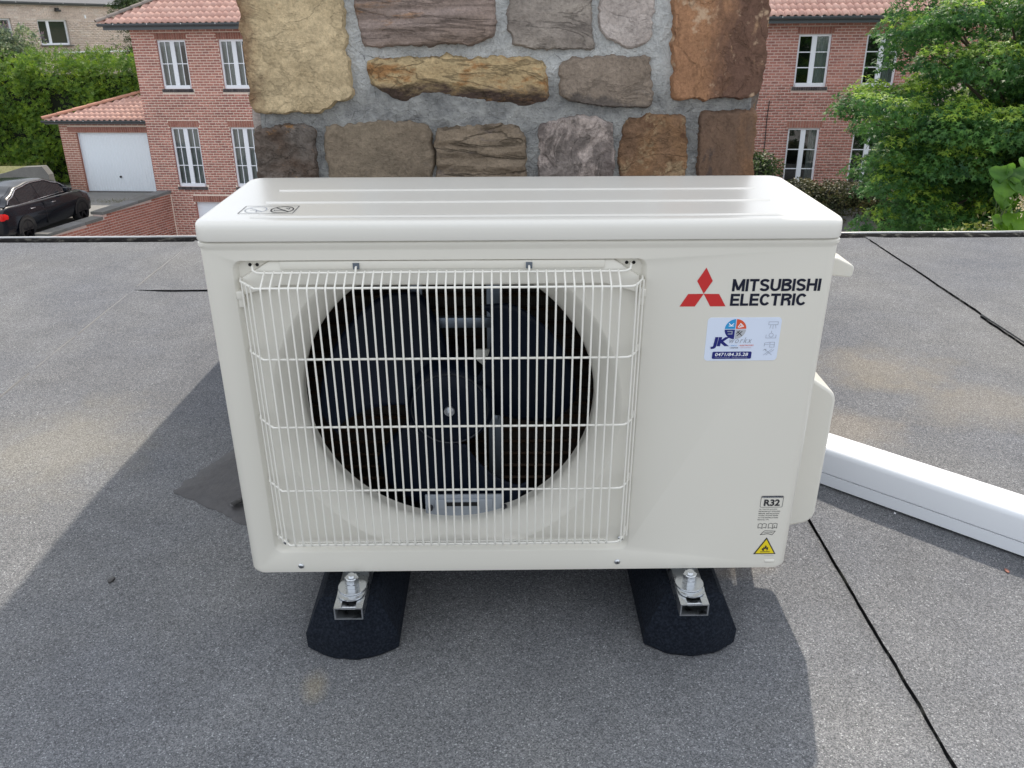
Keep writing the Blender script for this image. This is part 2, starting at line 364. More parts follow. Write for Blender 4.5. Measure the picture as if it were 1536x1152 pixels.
def glass():
    m = mat('window_glass', (0.02, 0.03, 0.035), 0.04); t = NT(m)
    tr = t.n('BsdfTransparent', {'Color': (0.75, 0.8, 0.8, 1)}); gl = t.n('BsdfGlossy', {'Color': (1, 1, 1, 1), 'Roughness': 0.02})
    fr = t.n('Fresnel', {'IOR': 1.6}); f = t.math('ADD', fr.outputs[0], 0.05)
    mx = t.n('MixShader', {0: f, 1: tr.outputs[0], 2: gl.outputs[0]}); t.l(mx.outputs[0], t.t.nodes['Material Output'].inputs[0]); return m
M_glass = glass()
def tilem(name, cols):
    m = mat(name, cols[0], 0.75); t = NT(m); v = t.n('NewGeometry').outputs['Position']
    c = t.ramp(t.rand(), [(i/(len(cols)-1), q) for i, q in enumerate(cols)])
    c = t.mix(t.ramp(t.noise(v, 8, 5, 0.7), [(0.55, (0, 0, 0)), (0.75, (0.35, 0.35, 0.35))]), c, (0.24, 0.21, 0.19)); t.col(c); return m
M_tile = tilem('terracotta_tile', [(0.56, 0.33, 0.265), (0.66, 0.41, 0.335), (0.52, 0.30, 0.245), (0.61, 0.38, 0.315)])
M_tileg = tilem('lichen_tile', [(0.17, 0.15, 0.135), (0.25, 0.21, 0.18), (0.20, 0.17, 0.15)])
M_tileo = tilem('orange_ridge_tile', [(0.45, 0.21, 0.14), (0.52, 0.26, 0.18), (0.40, 0.19, 0.13)])
def leafm(name, cols, trans=0.45, rough=0.5):
    m = mat(name, cols[0], rough, spec=0.35); t = NT(m); v = t.n('NewGeometry').outputs['Position']
    c = t.ramp(t.rand(), [(i/(len(cols)-1), q) for i, q in enumerate(cols)])
    c = t.mix(1.0, c, t.ramp(t.noise(v, 2.4, 4), [(0.36, (0.50, 0.60, 0.66)), (0.64, (1.45, 1.32, 1.0))]), 'MULTIPLY')
    t.col(c); tl = t.n('BsdfTranslucent', {'Color': c}); mx = t.n('MixShader', {0: trans, 1: t.b.outputs[0], 2: tl.outputs[0]})
    t.l(mx.outputs[0], t.t.nodes['Material Output'].inputs[0]); return m
M_maple = leafm('maple_leaf', [(0.035, 0.11, 0.035), (0.06, 0.17, 0.05), (0.09, 0.22, 0.055), (0.045, 0.14, 0.045), (0.13, 0.27, 0.06)], 0.5)
M_conif = leafm('conifer_spray', [(0.07, 0.16, 0.02), (0.13, 0.25, 0.03), (0.20, 0.32, 0.03), (0.09, 0.20, 0.03), (0.27, 0.38, 0.04)], 0.45)
M_bud = leafm('grey_green_leaf', [(0.17, 0.23, 0.15), (0.25, 0.31, 0.20), (0.13, 0.19, 0.11), (0.33, 0.37, 0.25)], 0.35)
M_budf = leafm('purple_bloom', [(0.24, 0.17, 0.27), (0.36, 0.28, 0.38), (0.3, 0.22, 0.32)], 0.2)
M_hedge = leafm('dark_hedge_leaf', [(0.03, 0.06, 0.018), (0.05, 0.09, 0.025), (0.08, 0.12, 0.04)], 0.3)
M_hedge2 = leafm('brownish_hedge_leaf', [(0.04, 0.06, 0.02), (0.07, 0.07, 0.03), (0.10, 0.09, 0.045), (0.05, 0.08, 0.025)], 0.3)
M_big = leafm('broad_leaf', [(0.06, 0.16, 0.018), (0.10, 0.23, 0.028), (0.08, 0.19, 0.022)], 0.45, 0.4)
M_bloom = leafm('white_blossom', [(0.62, 0.58, 0.52), (0.75, 0.72, 0.68)], 0.3)
M_carp = mat('black_car_paint', (0.003, 0.005, 0.010), 0.25, spec=0.3, Coat_Weight=0.35, Coat_Roughness=0.04)
M_cglass = mat('tinted_glass', (0.02, 0.022, 0.026), 0.05)
M_chrome = mat('chrome', (0.75, 0.76, 0.78), 0.15, 1.0)
M_tyre = mat('tyre', (0.012, 0.012, 0.013), 0.85)
M_rim = mat('dark_alloy', (0.03, 0.03, 0.035), 0.3, 0.8)
M_tail = mat('red_lens', (0.6, 0.01, 0.01), 0.12)
M_plastic = mat('black_plastic', (0.02, 0.02, 0.02), 0.5)

def text_mesh(body, x0, x1, z0, z1, y, m, name, parent, bold=0.0, shear=0.0, keep=False, spacing=1.0):
    cu = bpy.data.curves.new(name, 'FONT'); cu.body = body; cu.size = 1; cu.offset = bold; cu.shear = shear; cu.space_character = spacing
    cu.resolution_u = 3
    o = bpy.data.objects.new(name, cu); COL.objects.link(o); bpy.context.view_layer.update()
    me = bpy.data.meshes.new_from_object(o.evaluated_get(bpy.context.evaluated_depsgraph_get()))
    bpy.data.objects.remove(o); bpy.data.curves.remove(cu)
    co = np.empty(len(me.vertices)*3); me.vertices.foreach_get('co', co); co = co.reshape(-1, 3)
    mn, mx = co.min(0), co.max(0); s0 = (x1-x0)/(mx[0]-mn[0]); s1 = (z1-z0)/(mx[1]-mn[1])
    if keep: s0 = min(s0, s1); s1 = s0
    out = np.zeros_like(co); out[:, 0] = x0+(co[:, 0]-mn[0])*s0; out[:, 1] = y; out[:, 2] = z0+(co[:, 1]-mn[1])*s1
    me.vertices.foreach_set('co', out.ravel()); me.materials.clear(); me.materials.append(m); me.update()
    return link(name, me, parent)
def flat(parent, name, polys, y, m, th=0.0):
    b = MBd()
    for p in polys: b.add([(q[0], y, q[1]) for q in p], [tuple(range(len(p)))])
    return b.obj(name, m, parent)
def strokes(parent, name, lines, y, wd, m, closed=False):
    """thin flat line work in the xz plane"""
    b = MBd()
    for ln in lines:
        n = len(ln)
        for i in range(n if closed else n-1):
            p, q = Vector(ln[i]), Vector(ln[(i+1) % n]); d = q-p
            if d.length < 1e-7: continue
            d.normalize(); nn = Vector((-d.y, d.x))*wd/2; p = p-d*wd*0.3; q = q+d*wd*0.3
            yy = y-0.00002*(i % 3)
            b.add([(p.x-nn.x, yy, p.y-nn.y), (q.x-nn.x, yy, q.y-nn.y), (q.x+nn.x, yy, q.y+nn.y), (p.x+nn.x, yy, p.y+nn.y)], [(0, 1, 2, 3)])
    return b.obj(name, m, parent)
def block_text(body, x0, x1, z0, z1, y, m, name, parent, t=0.20, gap=0.07):
    """heavy sans serif capitals built from constant-width strokes"""
    h = t/2
    def arc(cx, cz, rx, rz, a0, a1, n=10): return [(cx+rx*math.cos(R(a0+(a1-a0)*k/n)), cz+rz*math.sin(R(a0+(a1-a0)*k/n))) for k in range(n+1)]
    G = {'M': (0.92, [[(h, 0), (h, 1)], [(0.92-h, 0), (0.92-h, 1)], [(h*1.1, 1-h*.1), (0.46, 0.10)], [(0.46, 0.10), (0.92-h*1.1, 1-h*.1)]]),
         'I': (t, [[(h, 0), (h, 1)]]), 'T': (0.70, [[(0, 1-h), (0.70, 1-h)], [(0.35, 0), (0.35, 1-t)]]),
         'L': (0.60, [[(h, 0), (h, 1)], [(t, h), (0.60, h)]]), 'E': (0.66, [[(h, 0), (h, 1)], [(t, h), (0.66, h)], [(t, 0.51), (0.62, 0.51)], [(t, 1-h), (0.66, 1-h)]]),
         'H': (0.76, [[(h, 0), (h, 1)], [(0.76-h, 0), (0.76-h, 1)], [(t, 0.53), (0.76-t, 0.53)]]),
         'U': (0.76, [[(h, 1), (h, 0.36)]+arc(0.38, 0.36, 0.38-h, 0.36-h, 180, 360)+[(0.76-h, 1)]]),
         'S': (0.72, [arc(0.36, 0.735, 0.36-h, 0.265-h*.95, 15, 190)+arc(0.36, 0.735, 0.36-h, 0.235-h*.2, 200, 255, 4)+arc(0.36, 0.27, 0.36-h, 0.24-h*.2, 70, 0, 5)+arc(0.36, 0.265, 0.36-h, 0.265-h*.95, 0, -170)]),
         'C': (0.72, [arc(0.39, 0.5, 0.39-h, 0.5-h, 36, 324, 20)]),
         'B': (0.74, [[(h, 0), (h, 1)], [(t, 1-h), (0.42, 1-h)]+arc(0.42, 0.755, 0.25-h*.4, 0.245-h, 90, -90)+[(t, 0.53)], [(t, 0.53), (0.44, 0.51)]+arc(0.45, 0.285, 0.28-h*.9+.02, 0.285-h, 85, -90)+[(t, h)]]),
         'R': (0.74, [[(h, 0), (h, 1)], [(t, 1-h), (0.44, 1-h)]+arc(0.44, 0.735, 0.26-h*.5, 0.265-h, 90, -90)+[(t, 0.48)], [(0.46, 0.47), (0.60, 0.34), (0.62, 0.0)]])}
    tot = sum(G[c][0]+gap for c in body)-gap; sx_, sz_ = (x1-x0)/tot, (z1-z0); px = 0; b = MBd(); k = 0
    for c in body:
        w_, L = G[c]
        for ln in L:
            n = len(ln); P = [Vector(p) for p in ln]; N_ = []
            for i in range(n):
                d = (P[min(i+1, n-1)]-P[max(i-1, 0)]).normalized(); N_.append(Vector((-d.y, d.x))*h)
            yy = y-0.00004*(k % 5); k += 1
            rg = [[(x0+(px+q.x)*sx_, yy, z0+max(0, min(1, q.y))*sz_) for q in (P[i]-N_[i], P[i]+N_[i])] for i in range(n)]
            for i in range(n-1): b.add([rg[i][0], rg[i+1][0], rg[i+1][1], rg[i][1]], [(0, 1, 2, 3)])
        px += w_+gap
    return b.obj(name, m, parent)
def circ(cx, cz, r, n=24, a0=0, a1=360): return [(cx+r*math.cos(R(a0+(a1-a0)*k/n)), cz+r*math.sin(R(a0+(a1-a0)*k/n))) for k in range(n+(0 if a1-a0 == 360 else 1))]

ZR = -0.135
# ================================================================== ROOF (setting)
M_scuff = mat('scuffed_granules', (0.27, 0.27, 0.27), 0.95)
def build_roof():
    roof = thing('roof', None, None, kind='structure', data=MBd().box(-4.2, 4.2, -4.0, 2.38, ZR-0.30, ZR-0.006).data('roof', M_bit))
    seams = [-4.1, -3.12, -2.20, -1.28, -0.36, 0.56, 1.48, 2.40, 3.32, 4.2]
    ys = [-4.0+i*(6.33/130) for i in range(131)]
    def wob(x, y): return 0.004*noise.noise(Vector((x*3, y*4, 0)))+0.0022*noise.noise(Vector((x*3, y*25, 5)))
    for i in range(len(seams)-1):
        a, b = seams[i], seams[i+1]+0.08
        prof = [(0, 0.0046), (0.015, 0.0046), (0.10, 0.0006)] + [(0.10+(b-a-0.18)*k/6, 0.0) for k in range(1, 7)] + [(b-a, -0.0005)]
        rings = []
        for y in ys:
            e = wob(i+1, y)
            top = [(a+dx+(e if dx < 0.05 else 0), y, ZR+dz+0.0012*noise.noise(Vector((a+dx, y*1.7, 1)))*(1 if dx > 0.2 else 0)) for dx, dz in prof]
            rings.append([(a+e, y, ZR-0.005+0.0045)]+top)
        MBd().loops(rings, close=False).obj('membrane_strip', M_roof, roof)
    def bead(x, y0, y1, seed, ax='y', m_=M_up):
        n = int((y1-y0)/0.02)+2; rings = []
        for k in range(n):
            t = y0+(y1-y0)*k/(n-1); e = wob(seed, t)
            wdt = 0.0008+0.0007*noise.noise(Vector((seed, t*18, 2))); wdt = max(wdt, 0.0004)
            if k in (0, n-1): wdt = 0.0003
            h = ZR+0.0066
            P = [(-wdt*1.6, ZR-0.001), (-wdt, h-0.002), (0, h-0.0006), (wdt, h-0.0012), (wdt*1.4, ZR-0.001)]
            rings.append([(x+e+p, t, z) if ax == 'y' else (t, x+e+p, z) for p, z in P])
        MBd().loops(rings, close=False).obj('seam_bead', m_, roof, smooth=60)
    bead(1.48, 1.42, 2.29, 7); bead(1.466, 0.2, 1.40, 8); bead(0.56, -1.2, 2.1, 6)
    bead(1.70, -1.275, -0.36, 21, 'x')
    bead(2.40, -1, 2.2, 9)
    for k_, (a_, b_) in enumerate(((0.62, 1.02), (1.05, 1.28), (1.30, 1.66), (1.74, 2.2))): bead(-1.283, a_, b_, 30+k_, m_=M_scuff)
    # low bitumen upstand and metal trim along the far edge
    rings = []
    for k in range(301):
        x = -4.2+8.4*k/300; n1 = noise.noise(Vector((x*9, 0, 0)))*0.006; n2 = noise.noise(Vector((x*14, 3, 0)))*0.012
        q_ = 0.012 if x > 0.8 else 0.0; rings.append([(x, 2.338-q_+n2*.8, ZR+0.0005), (x, 2.345-q_+n2*0.4, ZR+0.005+n1*.3), (x, 2.355, ZR+0.009+n1*.3), (x, 2.372, ZR+0.009), (x, 2.384, ZR-0.02)])
    MBd().loops(rings, close=False).obj('upstand', M_up, roof, smooth=70)
    rings = []
    for k in range(201):
        x = -4.2+8.4*k/200; e = 0.0016*noise.noise(Vector((x*2.5, 9, 0)))+0.001*noise.noise(Vector((x*11, 9, 0)))
        rings.append([(x, 2.366+e, ZR+0.0085), (x, 2.366+e, ZR+0.0135+e), (x, 2.367, ZR+0.0145+e), (x, 2.372, ZR+0.0145+e), (x, 2.374, ZR+0.012), (x, 2.396, ZR-0.11)])
    MBd().loops(rings, close=False).obj('edge_trim', M_alu, roof, smooth=50)
    return roof
roof = build_roof()
# the building under the roof
bw = MBd().box(-4.1, 4.1, -3.9, 2.30, -6.4, ZR-0.30)
bw.obj('roofed_building', M_joint2)
o = bpy.data.objects['roofed_building']; o['kind'] = 'structure'

# dark felt patch with a curled flap
def build_patch():
    t = thing('felt_patch', 'dark smooth felt patch with a curled glossy flap left of the unit', 'felt patch', Matrix.Translation((-0.62, 0.46, ZR)))
    cor = [(-0.075, -0.022), (-0.02, 0.10), (0.03, 0.24), (0.34, 0.20), (0.27, -0.02), (0.145, -0.17), (0.04, -0.10)]
    pts = []
    for i in range(len(cor)):
        a, b = Vector(cor[i]), Vector(cor[(i+1) % len(cor)])
        for k in range(14):
            p = a.lerp(b, k/14); n = 0.009*noise.noise(Vector((p.x*40, p.y*40, 1)))+0.006*noise.noise(Vector((p.x*200, p.y*200, 2))); d = (b-a).normalized()
            pts.append((p.x-d.y*n, p.y+d.x*n))
    c = (0.12, 0.05)
    rings = [[(p[0], p[1], 0.0005) for p in pts], [(p[0]*0.99+c[0]*.01, p[1]*0.99+c[1]*.01, 0.0022) for p in pts]]
    for s in (0.8, 0.55, 0.3, 0.08):
        rings.append([(p[0]*s+c[0]*(1-s), p[1]*s+c[1]*(1-s), 0.0024+0.0016*noise.noise(Vector((p[0]*s*14, p[1]*s*14, 4)))) for p in pts])
    MBd().loops(rings, capb=True).obj('felt_sheet', M_patch, t, smooth=50)
    rings = []
    for i in range(9):
        u = i/8; r = []
        for k in range(11):
            a = k/10*2.3; r.append((0.055+u*0.10+0.012*math.sin(a)+0.006*noise.noise(Vector((u*4, a, 0))), -0.075+u*0.10-0.018*math.sin(a)*1.2, 0.007+0.014*(1-math.cos(a))*(0.4+0.6*u)))
        rings.append(r)
    MBd().loops(rings, close=False).obj('curled_flap', M_bit, t, smooth=80)
build_patch()
# small debris bits on the felt
def debris(x, y, label, m, r):
    b = MBd(); rg = []
    for j in range(4):
        a = j/3*math.pi; rg.append([(r*math.sin(a)*math.cos(k)*(1+.4*noise.noise(Vector((x*9, k, j)))), r*1.7*math.sin(a)*math.sin(k), r*0.4*(1-math.cos(a))) for k in np.linspace(0, 2*math.pi, 8)[:-1]])
    b.loops(rg); o = thing('debris_chip', label, 'debris', Matrix.Translation((x, y, ZR)), data=b.data('debris_chip', m, 60))
debris(0.853, 0.155, 'tiny orange brick chip lying in the shadow in front of the white duct', M_lint, 0.004)
debris(0.735, 0.335, 'tiny pale chip on the felt beside the white duct', M_white, 0.0022)
debris(-0.70, 0.155, 'small dark lump of bitumen on the shaded felt left of the unit', M_bit, 0.006)

# ================================================================== AIR UNIT
unit = thing('outdoor_unit', 'ivory metal heat pump outdoor unit with wire fan guard, red emblem and blue sticker', 'air conditioner', Matrix.Translation((0, 0, 0)))
GC = (-0.098, 0.262)   # fan centre (x, z)
def build_cabinet():
    b = MBd()
    def ring(z, x, y0, y1, r, seg=5): return [(p[0], p[1], z) for p in rrect(-x, x, y0, y1, r, seg)]
    Y0, Y1, X = 0.0, 0.270, 0.400
    # shell: side and back; the flat front is made separately
    R0 = 0.014
    lv = [(0.0, -0.006), (0.002, -0.002), (0.006, 0.0), (0.49, 0.0), (0.4935, 0.0), (0.4965, 0.0018), (0.5005, 0.0018), (0.502, 0.0)]
    rings = [ring(z, X+e-0.0015, Y0-e*(1 if z > 0.3 else 0)+(0.0 if z > 0.3 else -e*0.0), Y1+e, R0) for z, e in lv]
    n = len(rings[0])
    # drop quads lying in the flat front
    V = [q for g in rings for q in g]; F = []
    for i in range(len(rings)-1):
        for k in range(n):
            a, c = rings[i][k], rings[i][(k+1) % n]
            if abs(a[1]-c[1]) < 1e-6 and a[1] < 0.05 and abs(a[0]-c[0]) > 0.1 and 2 < i < 3: continue
            if i == 3-1 and abs(a[1]-c[1]) < 1e-6 and a[1] < 0.05 and abs(a[0]-c[0]) > 0.1: continue
            F.append((i*n+k, i*n+(k+1) % n, (i+1)*n+(k+1) % n, (i+1)*n+k))
    b.add(V, F); b.add(rings[-1], [tuple(range(n))])
    b.add(rings[0], [tuple(range(n-1, -1, -1))])
    xf = X-0.0015-R0
    outer = [(-xf, 0.006), (xf, 0.006), (xf, 0.49), (-xf, 0.49)]
    H0 = rrect(-0.360, 0.160, 0.0345, 0.4785, 0.012, 5)
    b.poly([outer, H0[::-1]], y=Y0)
    def rr(ins, y, r): return [(p[0], y, p[1]) for p in rrect(-0.360+ins, 0.160-ins, 0.0345+ins, 0.4785-ins*0.5, r, 5)]
    b.loops([rr(0, 0, .012), rr(0.0012, 0.0008, .012), rr(0.0045, 0.0080, .011), rr(0.0062, 0.0100, .010)])
    H1 = [(p[0], p[2]) for p in rr(0.0062, 0.0100, .010)]
    N = 96
    def cr(r, y): return [(GC[0]+r*math.cos(2*math.pi*k/N), y, GC[1]+r*math.sin(2*math.pi*k/N)) for k in range(N)]
    # floor with a round hole (upper part cut by the hood)
    RO = 0.2205
    if True:
        b.poly([H1, [(min(max(p[0], -0.3525), 0.1525), min(max(p[2], 0.0430), 0.4720)) for p in cr(0.2375, 0)][::-1]], y=0.0100)
        prof = [(RO-0.012, 0.0100), (RO-0.012, 0.0105)]
    return b.obj('cabinet', M_ivory, unit, smooth=35, weld=True)
build_cabinet()
# raised bell-mouth ring around the opening
def ringpart():
    b = MBd(); N = 120; rings = []
    for r, y in [(0.2375, 0.0100), (0.2355, 0.0104), (0.2300, 0.0150), (0.2230, 0.0215), (0.2160, 0.0285), (0.2100, 0.0360), (0.2055, 0.0430), (0.2035, 0.0500), (0.2050, 0.0560), (0.2050, 0.0700)]:
        L = []
        for k in range(N):
            a = 2*math.pi*k/N; x, z = GC[0]+r*math.cos(a), GC[1]+r*math.sin(a)
            x = min(max(x, -0.3525), 0.1525); z = min(max(z, 0.0430), 0.4720); L.append((x, y, z))
        rings.append(L)
    b.loops(rings); return b.obj('bell_mouth', M_ivory, unit, smooth=60, weld=True)
ringpart()
# hood lip over the top of the opening
hb = MBd()
hp = [(-0.314, 0.4765), (0.118, 0.4765), (0.1515, 0.4540), (0.1515, 0.4320), (0.112, 0.4440), (-0.306, 0.4440), (-0.3525, 0.4320), (-0.3525, 0.4540)]
def hl(dx, y, zt, zb): return [(p[0]*1.0+(dx if p[0] < -0.1 else -dx), y, p[1]+(zt if p[1] > 0.45 else zb)) for p in hp]
hb.loops([hl(0, 0.0098, 0, -0.0006), hl(0.001, 0.0045, -0.0005, 0.0), hl(0.004, 0.0030, -0.003, 0.002)], capb=True)
hb.obj('hood_lip', M_ivory, unit, smooth=30, weld=True)
hb = MBd(); hb.box(-0.300, 0.106, 0.0012, 0.0098, 0.4660, 0.4768, bev=0.0012); hb.obj('hood_rail', M_ivory, unit, smooth=40)
for x in (-0.205, 0.011):
    MBd().box(x-0.004, x+0.004, -0.0004, 0.0012, 0.4665, 0.4745).obj('wire_slot', M_dzinc, unit)
for xs in (-0.335, 0.139):
    b = MBd()
    for dx in (-0.0045, 0.0045): b.cyl((xs+dx, 0.0094, 0.4705), 0.0022, 0.0012, 'y', 14)
    b.obj('hook_hole', M_hole, unit)
# lid
def build_lid():
    b = MBd(); N = 8
    def ring(z, ins): return [(p[0], p[1], z) for p in rrect(-0.4020+ins, 0.4020-ins, -0.0045+ins, 0.2725-ins, max(0.022-ins*0.6, 0.006), N)]
    rings = [ring(0.5035, 0.004), ring(0.5035, 0.0005), ring(0.5045, 0.0), ring(0.5180, 0.0003)]
    for k in range(1, 8):
        a = R(90*k/7); rings.append(ring(0.5203+0.0078*math.sin(a), 0.0005+0.0085*(1-math.cos(a))))
    rings.append(ring(0.5283, 0.022)); rings.append(ring(0.5285, 0.040))
    b.loops(rings, capa=True, capb=True)
    lid = b.obj('lid', M_lid, unit, smooth=40, weld=True)
    for yc in (0.172, 0.098, 0.020):
        rings = []
        for k in range(9):
            t = k/8; dy = (t-0.5)*0.012; h = 0.0017*math.cos((t-0.5)*math.pi)
            rings.append([(-0.335+0.004*abs(t-.5), yc+dy, 0.5284+h), (0.335-0.004*abs(t-.5), yc+dy, 0.5284+h)])
        bb = MBd().loops(rings, close=False)
        bb.add([r[0] for r in rings], [tuple(range(9))]); bb.add([r[1] for r in rings], [tuple(range(8, -1, -1))])
        bb.obj('rib', M_lid, lid, smooth=60)
    # printed pictogram decal on the top
    z = 0.5290
    dm = MBd()
    def strk(lines, wd, m, name, closed=True):
        bb = MBd()
        for ln in lines:
            n = len(ln)
            for i in range(n if closed else n-1):
                p, q = Vector(ln[i]), Vector(ln[(i+1) % n]); d = (q-p).normalized(); nn = Vector((-d.y, d.x))*wd/2; p = p-d*wd*.4; q = q+d*wd*.4
                bb.add([(p.x-nn.x, p.y-nn.y, z+.00002*(i % 2)), (q.x-nn.x, q.y-nn.y, z+.00002*(i % 2)), (q.x+nn.x, q.y+nn.y, z+.00002*(i % 2)), (p.x+nn.x, p.y+nn.y, z+.00002*(i % 2))], [(0, 1, 2, 3)])
        bb.obj(name, m, lid)
    strk([[(-0.354, 0.036), (-0.2855, 0.036), (-0.2855, 0.076), (-0.354, 0.076)]], 0.0009, M_dkline, 'decal_border')
    c1, c2 = (-0.3365, 0.056), (-0.3030, 0.056)
    def ell(c, r): return [(c[0]+r*0.9*math.cos(R(a)), c[1]+r*1.05*math.sin(R(a))) for a in range(0, 360, 15)]
    strk([ell(c1, 0.0150)], 0.0010, M_grey, 'decal_mark'); strk([[(c1[0]-.010, c1[1]+.010), (c1[0]+.010, c1[1]-.010)], [(c1[0]-.007, c1[1]-.002), (c1[0]+.002, c1[1]-.002), (c1[0]+.002, c1[1]-.009), (c1[0]+.006, c1[1]-.009)]], 0.001, M_grey, 'decal_mark', False)
    strk([ell(c2, 0.0155)], 0.0017, M_black, 'decal_mark'); strk([[(c2[0]-.010, c2[1]+.0105), (c2[0]+.010, c2[1]-.0105)]], 0.0017, M_black, 'decal_mark', False)
    strk([[(c2[0]-.009, c2[1]-.006), (c2[0]+.004, c2[1]-.006), (c2[0]+.004, c2[1]-.002), (c2[0]-.009, c2[1]-.002)], [(c2[0]+.003, c2[1]+.008), (c2[0]+.008, c2[1]+.002), (c2[0]+.008, c2[1]+.009)]], 0.0009, M_dkline, 'decal_mark')
build_lid()
MBd().box(-0.393, 0.393, 0.004, 0.264, 0.5018, 0.5040).obj('lid_gap', M_hole, unit)
# interior
def build_inside():
    b = MBd(); x0, x1, z0, z1, y1 = -0.375, 0.170, 0.010, 0.492, 0.225
    b.add([(x0, 0.056, z0), (x1, 0.056, z0), (x1, 0.056, z1), (x0, 0.056, z1), (x0, y1, z0), (x1, y1, z0), (x1, y1, z1), (x0, y1, z1)], [(0, 1, 5, 4), (1, 2, 6, 5), (2, 3, 7, 6), (3, 0, 4, 7)])
    b.obj('fan_housing', M_inside, unit)
    b = MBd(); b.box(x0, x1, 0.218, 0.230, z0, z1); cl = b.obj('coil', M_coil, unit)
    b = MBd()
    for k in range(20):
        z = 0.03+k*0.0235; b.tube([(x0, 0.213, z), (x1, 0.213, z)], 0.0035, 6)
    b.obj('coil_tube', mat('copper_dull', (0.06, 0.035, 0.02), 0.5, 0.5), cl)
    # motor bracket: two rails, cross pieces
    b = MBd(); Y = 0.135
    for x in (-0.158, -0.046):
        b.box(x, x+0.020, Y, Y+0.012, 0.030, 0.485, bev=0.002)
    br = b.obj('motor_bracket', M_dzinc, unit, smooth=40)
    for z0_, z1_ in ((0.335, 0.352), (0.180, 0.192)): MBd().box(-0.128, -0.030, Y-0.004, Y+0.008, z0_, z1_, bev=0.003).obj('cross_bar', M_dzinc, br, smooth=40)
    b = MBd(); b.box(-0.142, -0.024, 0.060, 0.064, 0.034, 0.094, bev=0.0015); b.box(-0.128, -0.040, 0.0565, 0.062, 0.070, 0.088, bev=0.002); b.obj('foot_plate', mat('bracket_grey', (0.33, 0.36, 0.40), 0.4, 0.35), br, smooth=40)
    for x in (-0.134, -0.022):
        MBd().cyl((x, 0.0530, 0.0735), 0.0038, 0.0075, 'y', 12).obj('screw', M_black, br)
    MBd().box(-0.110, -0.060, 0.0545, 0.0560, 0.0775, 0.0835).obj('bracket_slot', M_hole, br)
    MBd().cyl((-0.098, 0.12, 0.240), 0.052, 0.055, 'y', 28).obj('motor', M_inside, br, smooth=40)
    # pale triangular clip
    b = MBd(); P = [(-0.062, 0.318), (-0.030, 0.318), (-0.028, 0.300), (-0.040, 0.284), (-0.060, 0.302)]
    b.loops([[(p[0], 0.095, p[1]) for p in P], [(p[0], 0.091, p[1]) for p in P]], capa=True, capb=True); cp = b.obj('clip', M_clip, br, weld=True)
    MBd().cyl((-0.045, 0.0885, 0.304), 0.004, 0.004, 'y', 12).obj('screw', M_black, cp)
    # fan: hub and three blades
    fan = link('fan', None, unit, Matrix.Translation((-0.1005, 0.078, 0.233)))
    b = MBd(); N = 40; rg = []
    for r, y in [(0.0001, -0.010), (0.030, -0.010), (0.052, -0.006), (0.060, 0.000), (0.062, 0.004), (0.066, 0.012), (0.068, 0.045)]:
        rg.append([(r*math.cos(2*math.pi*k/N), y, r*math.sin(2*math.pi*k/N)) for k in range(N)])
    hub = b.loops(rg).obj('hub', M_fan, fan, smooth=40)
    b = MBd(); rg = [[(r*math.cos(2*math.pi*k/N), y, r*math.sin(2*math.pi*k/N)) for k in range(N)] for r, y in [(0.0545, -0.0062), (0.0555, -0.0075), (0.0565, -0.0055)]]
    b.loops(rg).obj('hub_edge', mat('lighter_edge', (0.03, 0.033, 0.04), 0.4), hub, smooth=60)  # ring lighter than the hub plastic
    b = MBd(); b.cyl((0, -0.014, 0), 0.0075, 0.004, 'y', 20); b.cyl((0, -0.019, 0), 0.0050, 0.006, 'y', 6); b.cyl((0, -0.022, 0), 0.0026, 0.004, 'y', 10)
    b.obj('nut', M_zinc, hub, smooth=30)
    def blade(a0):
        bb = MBd(); rg = []; ns, nr = 22, 16
        for j in range(nr+1):
            r = 0.060+0.126*j/nr; t = j/nr; L = []
            lead = 44+22*t**1.5; tail = -36+14*t
            for k in range(ns+1):
                u = k/ns; a = R(a0+tail+(lead-tail)*u); y = 0.046-0.055*u-0.012*math.sin(u*math.pi)*t
                rr = r if not (u < 0.15 or u > 0.85) or t < 0.8 else r-0.02*(abs(u-0.5)-0.35)/0.15*(t-0.8)/0.2
                L.append((rr*math.cos(a), y, rr*math.sin(a)))
            rg.append(L)
        bb.loops(rg, close=False); bo = bb.obj('blade', M_fan, fan, smooth=80)
        md = bo.modifiers.new('thickness', 'SOLIDIFY'); md.thickness = 0.003
    for a0 in (128, 8, 248): blade(a0)
build_inside()
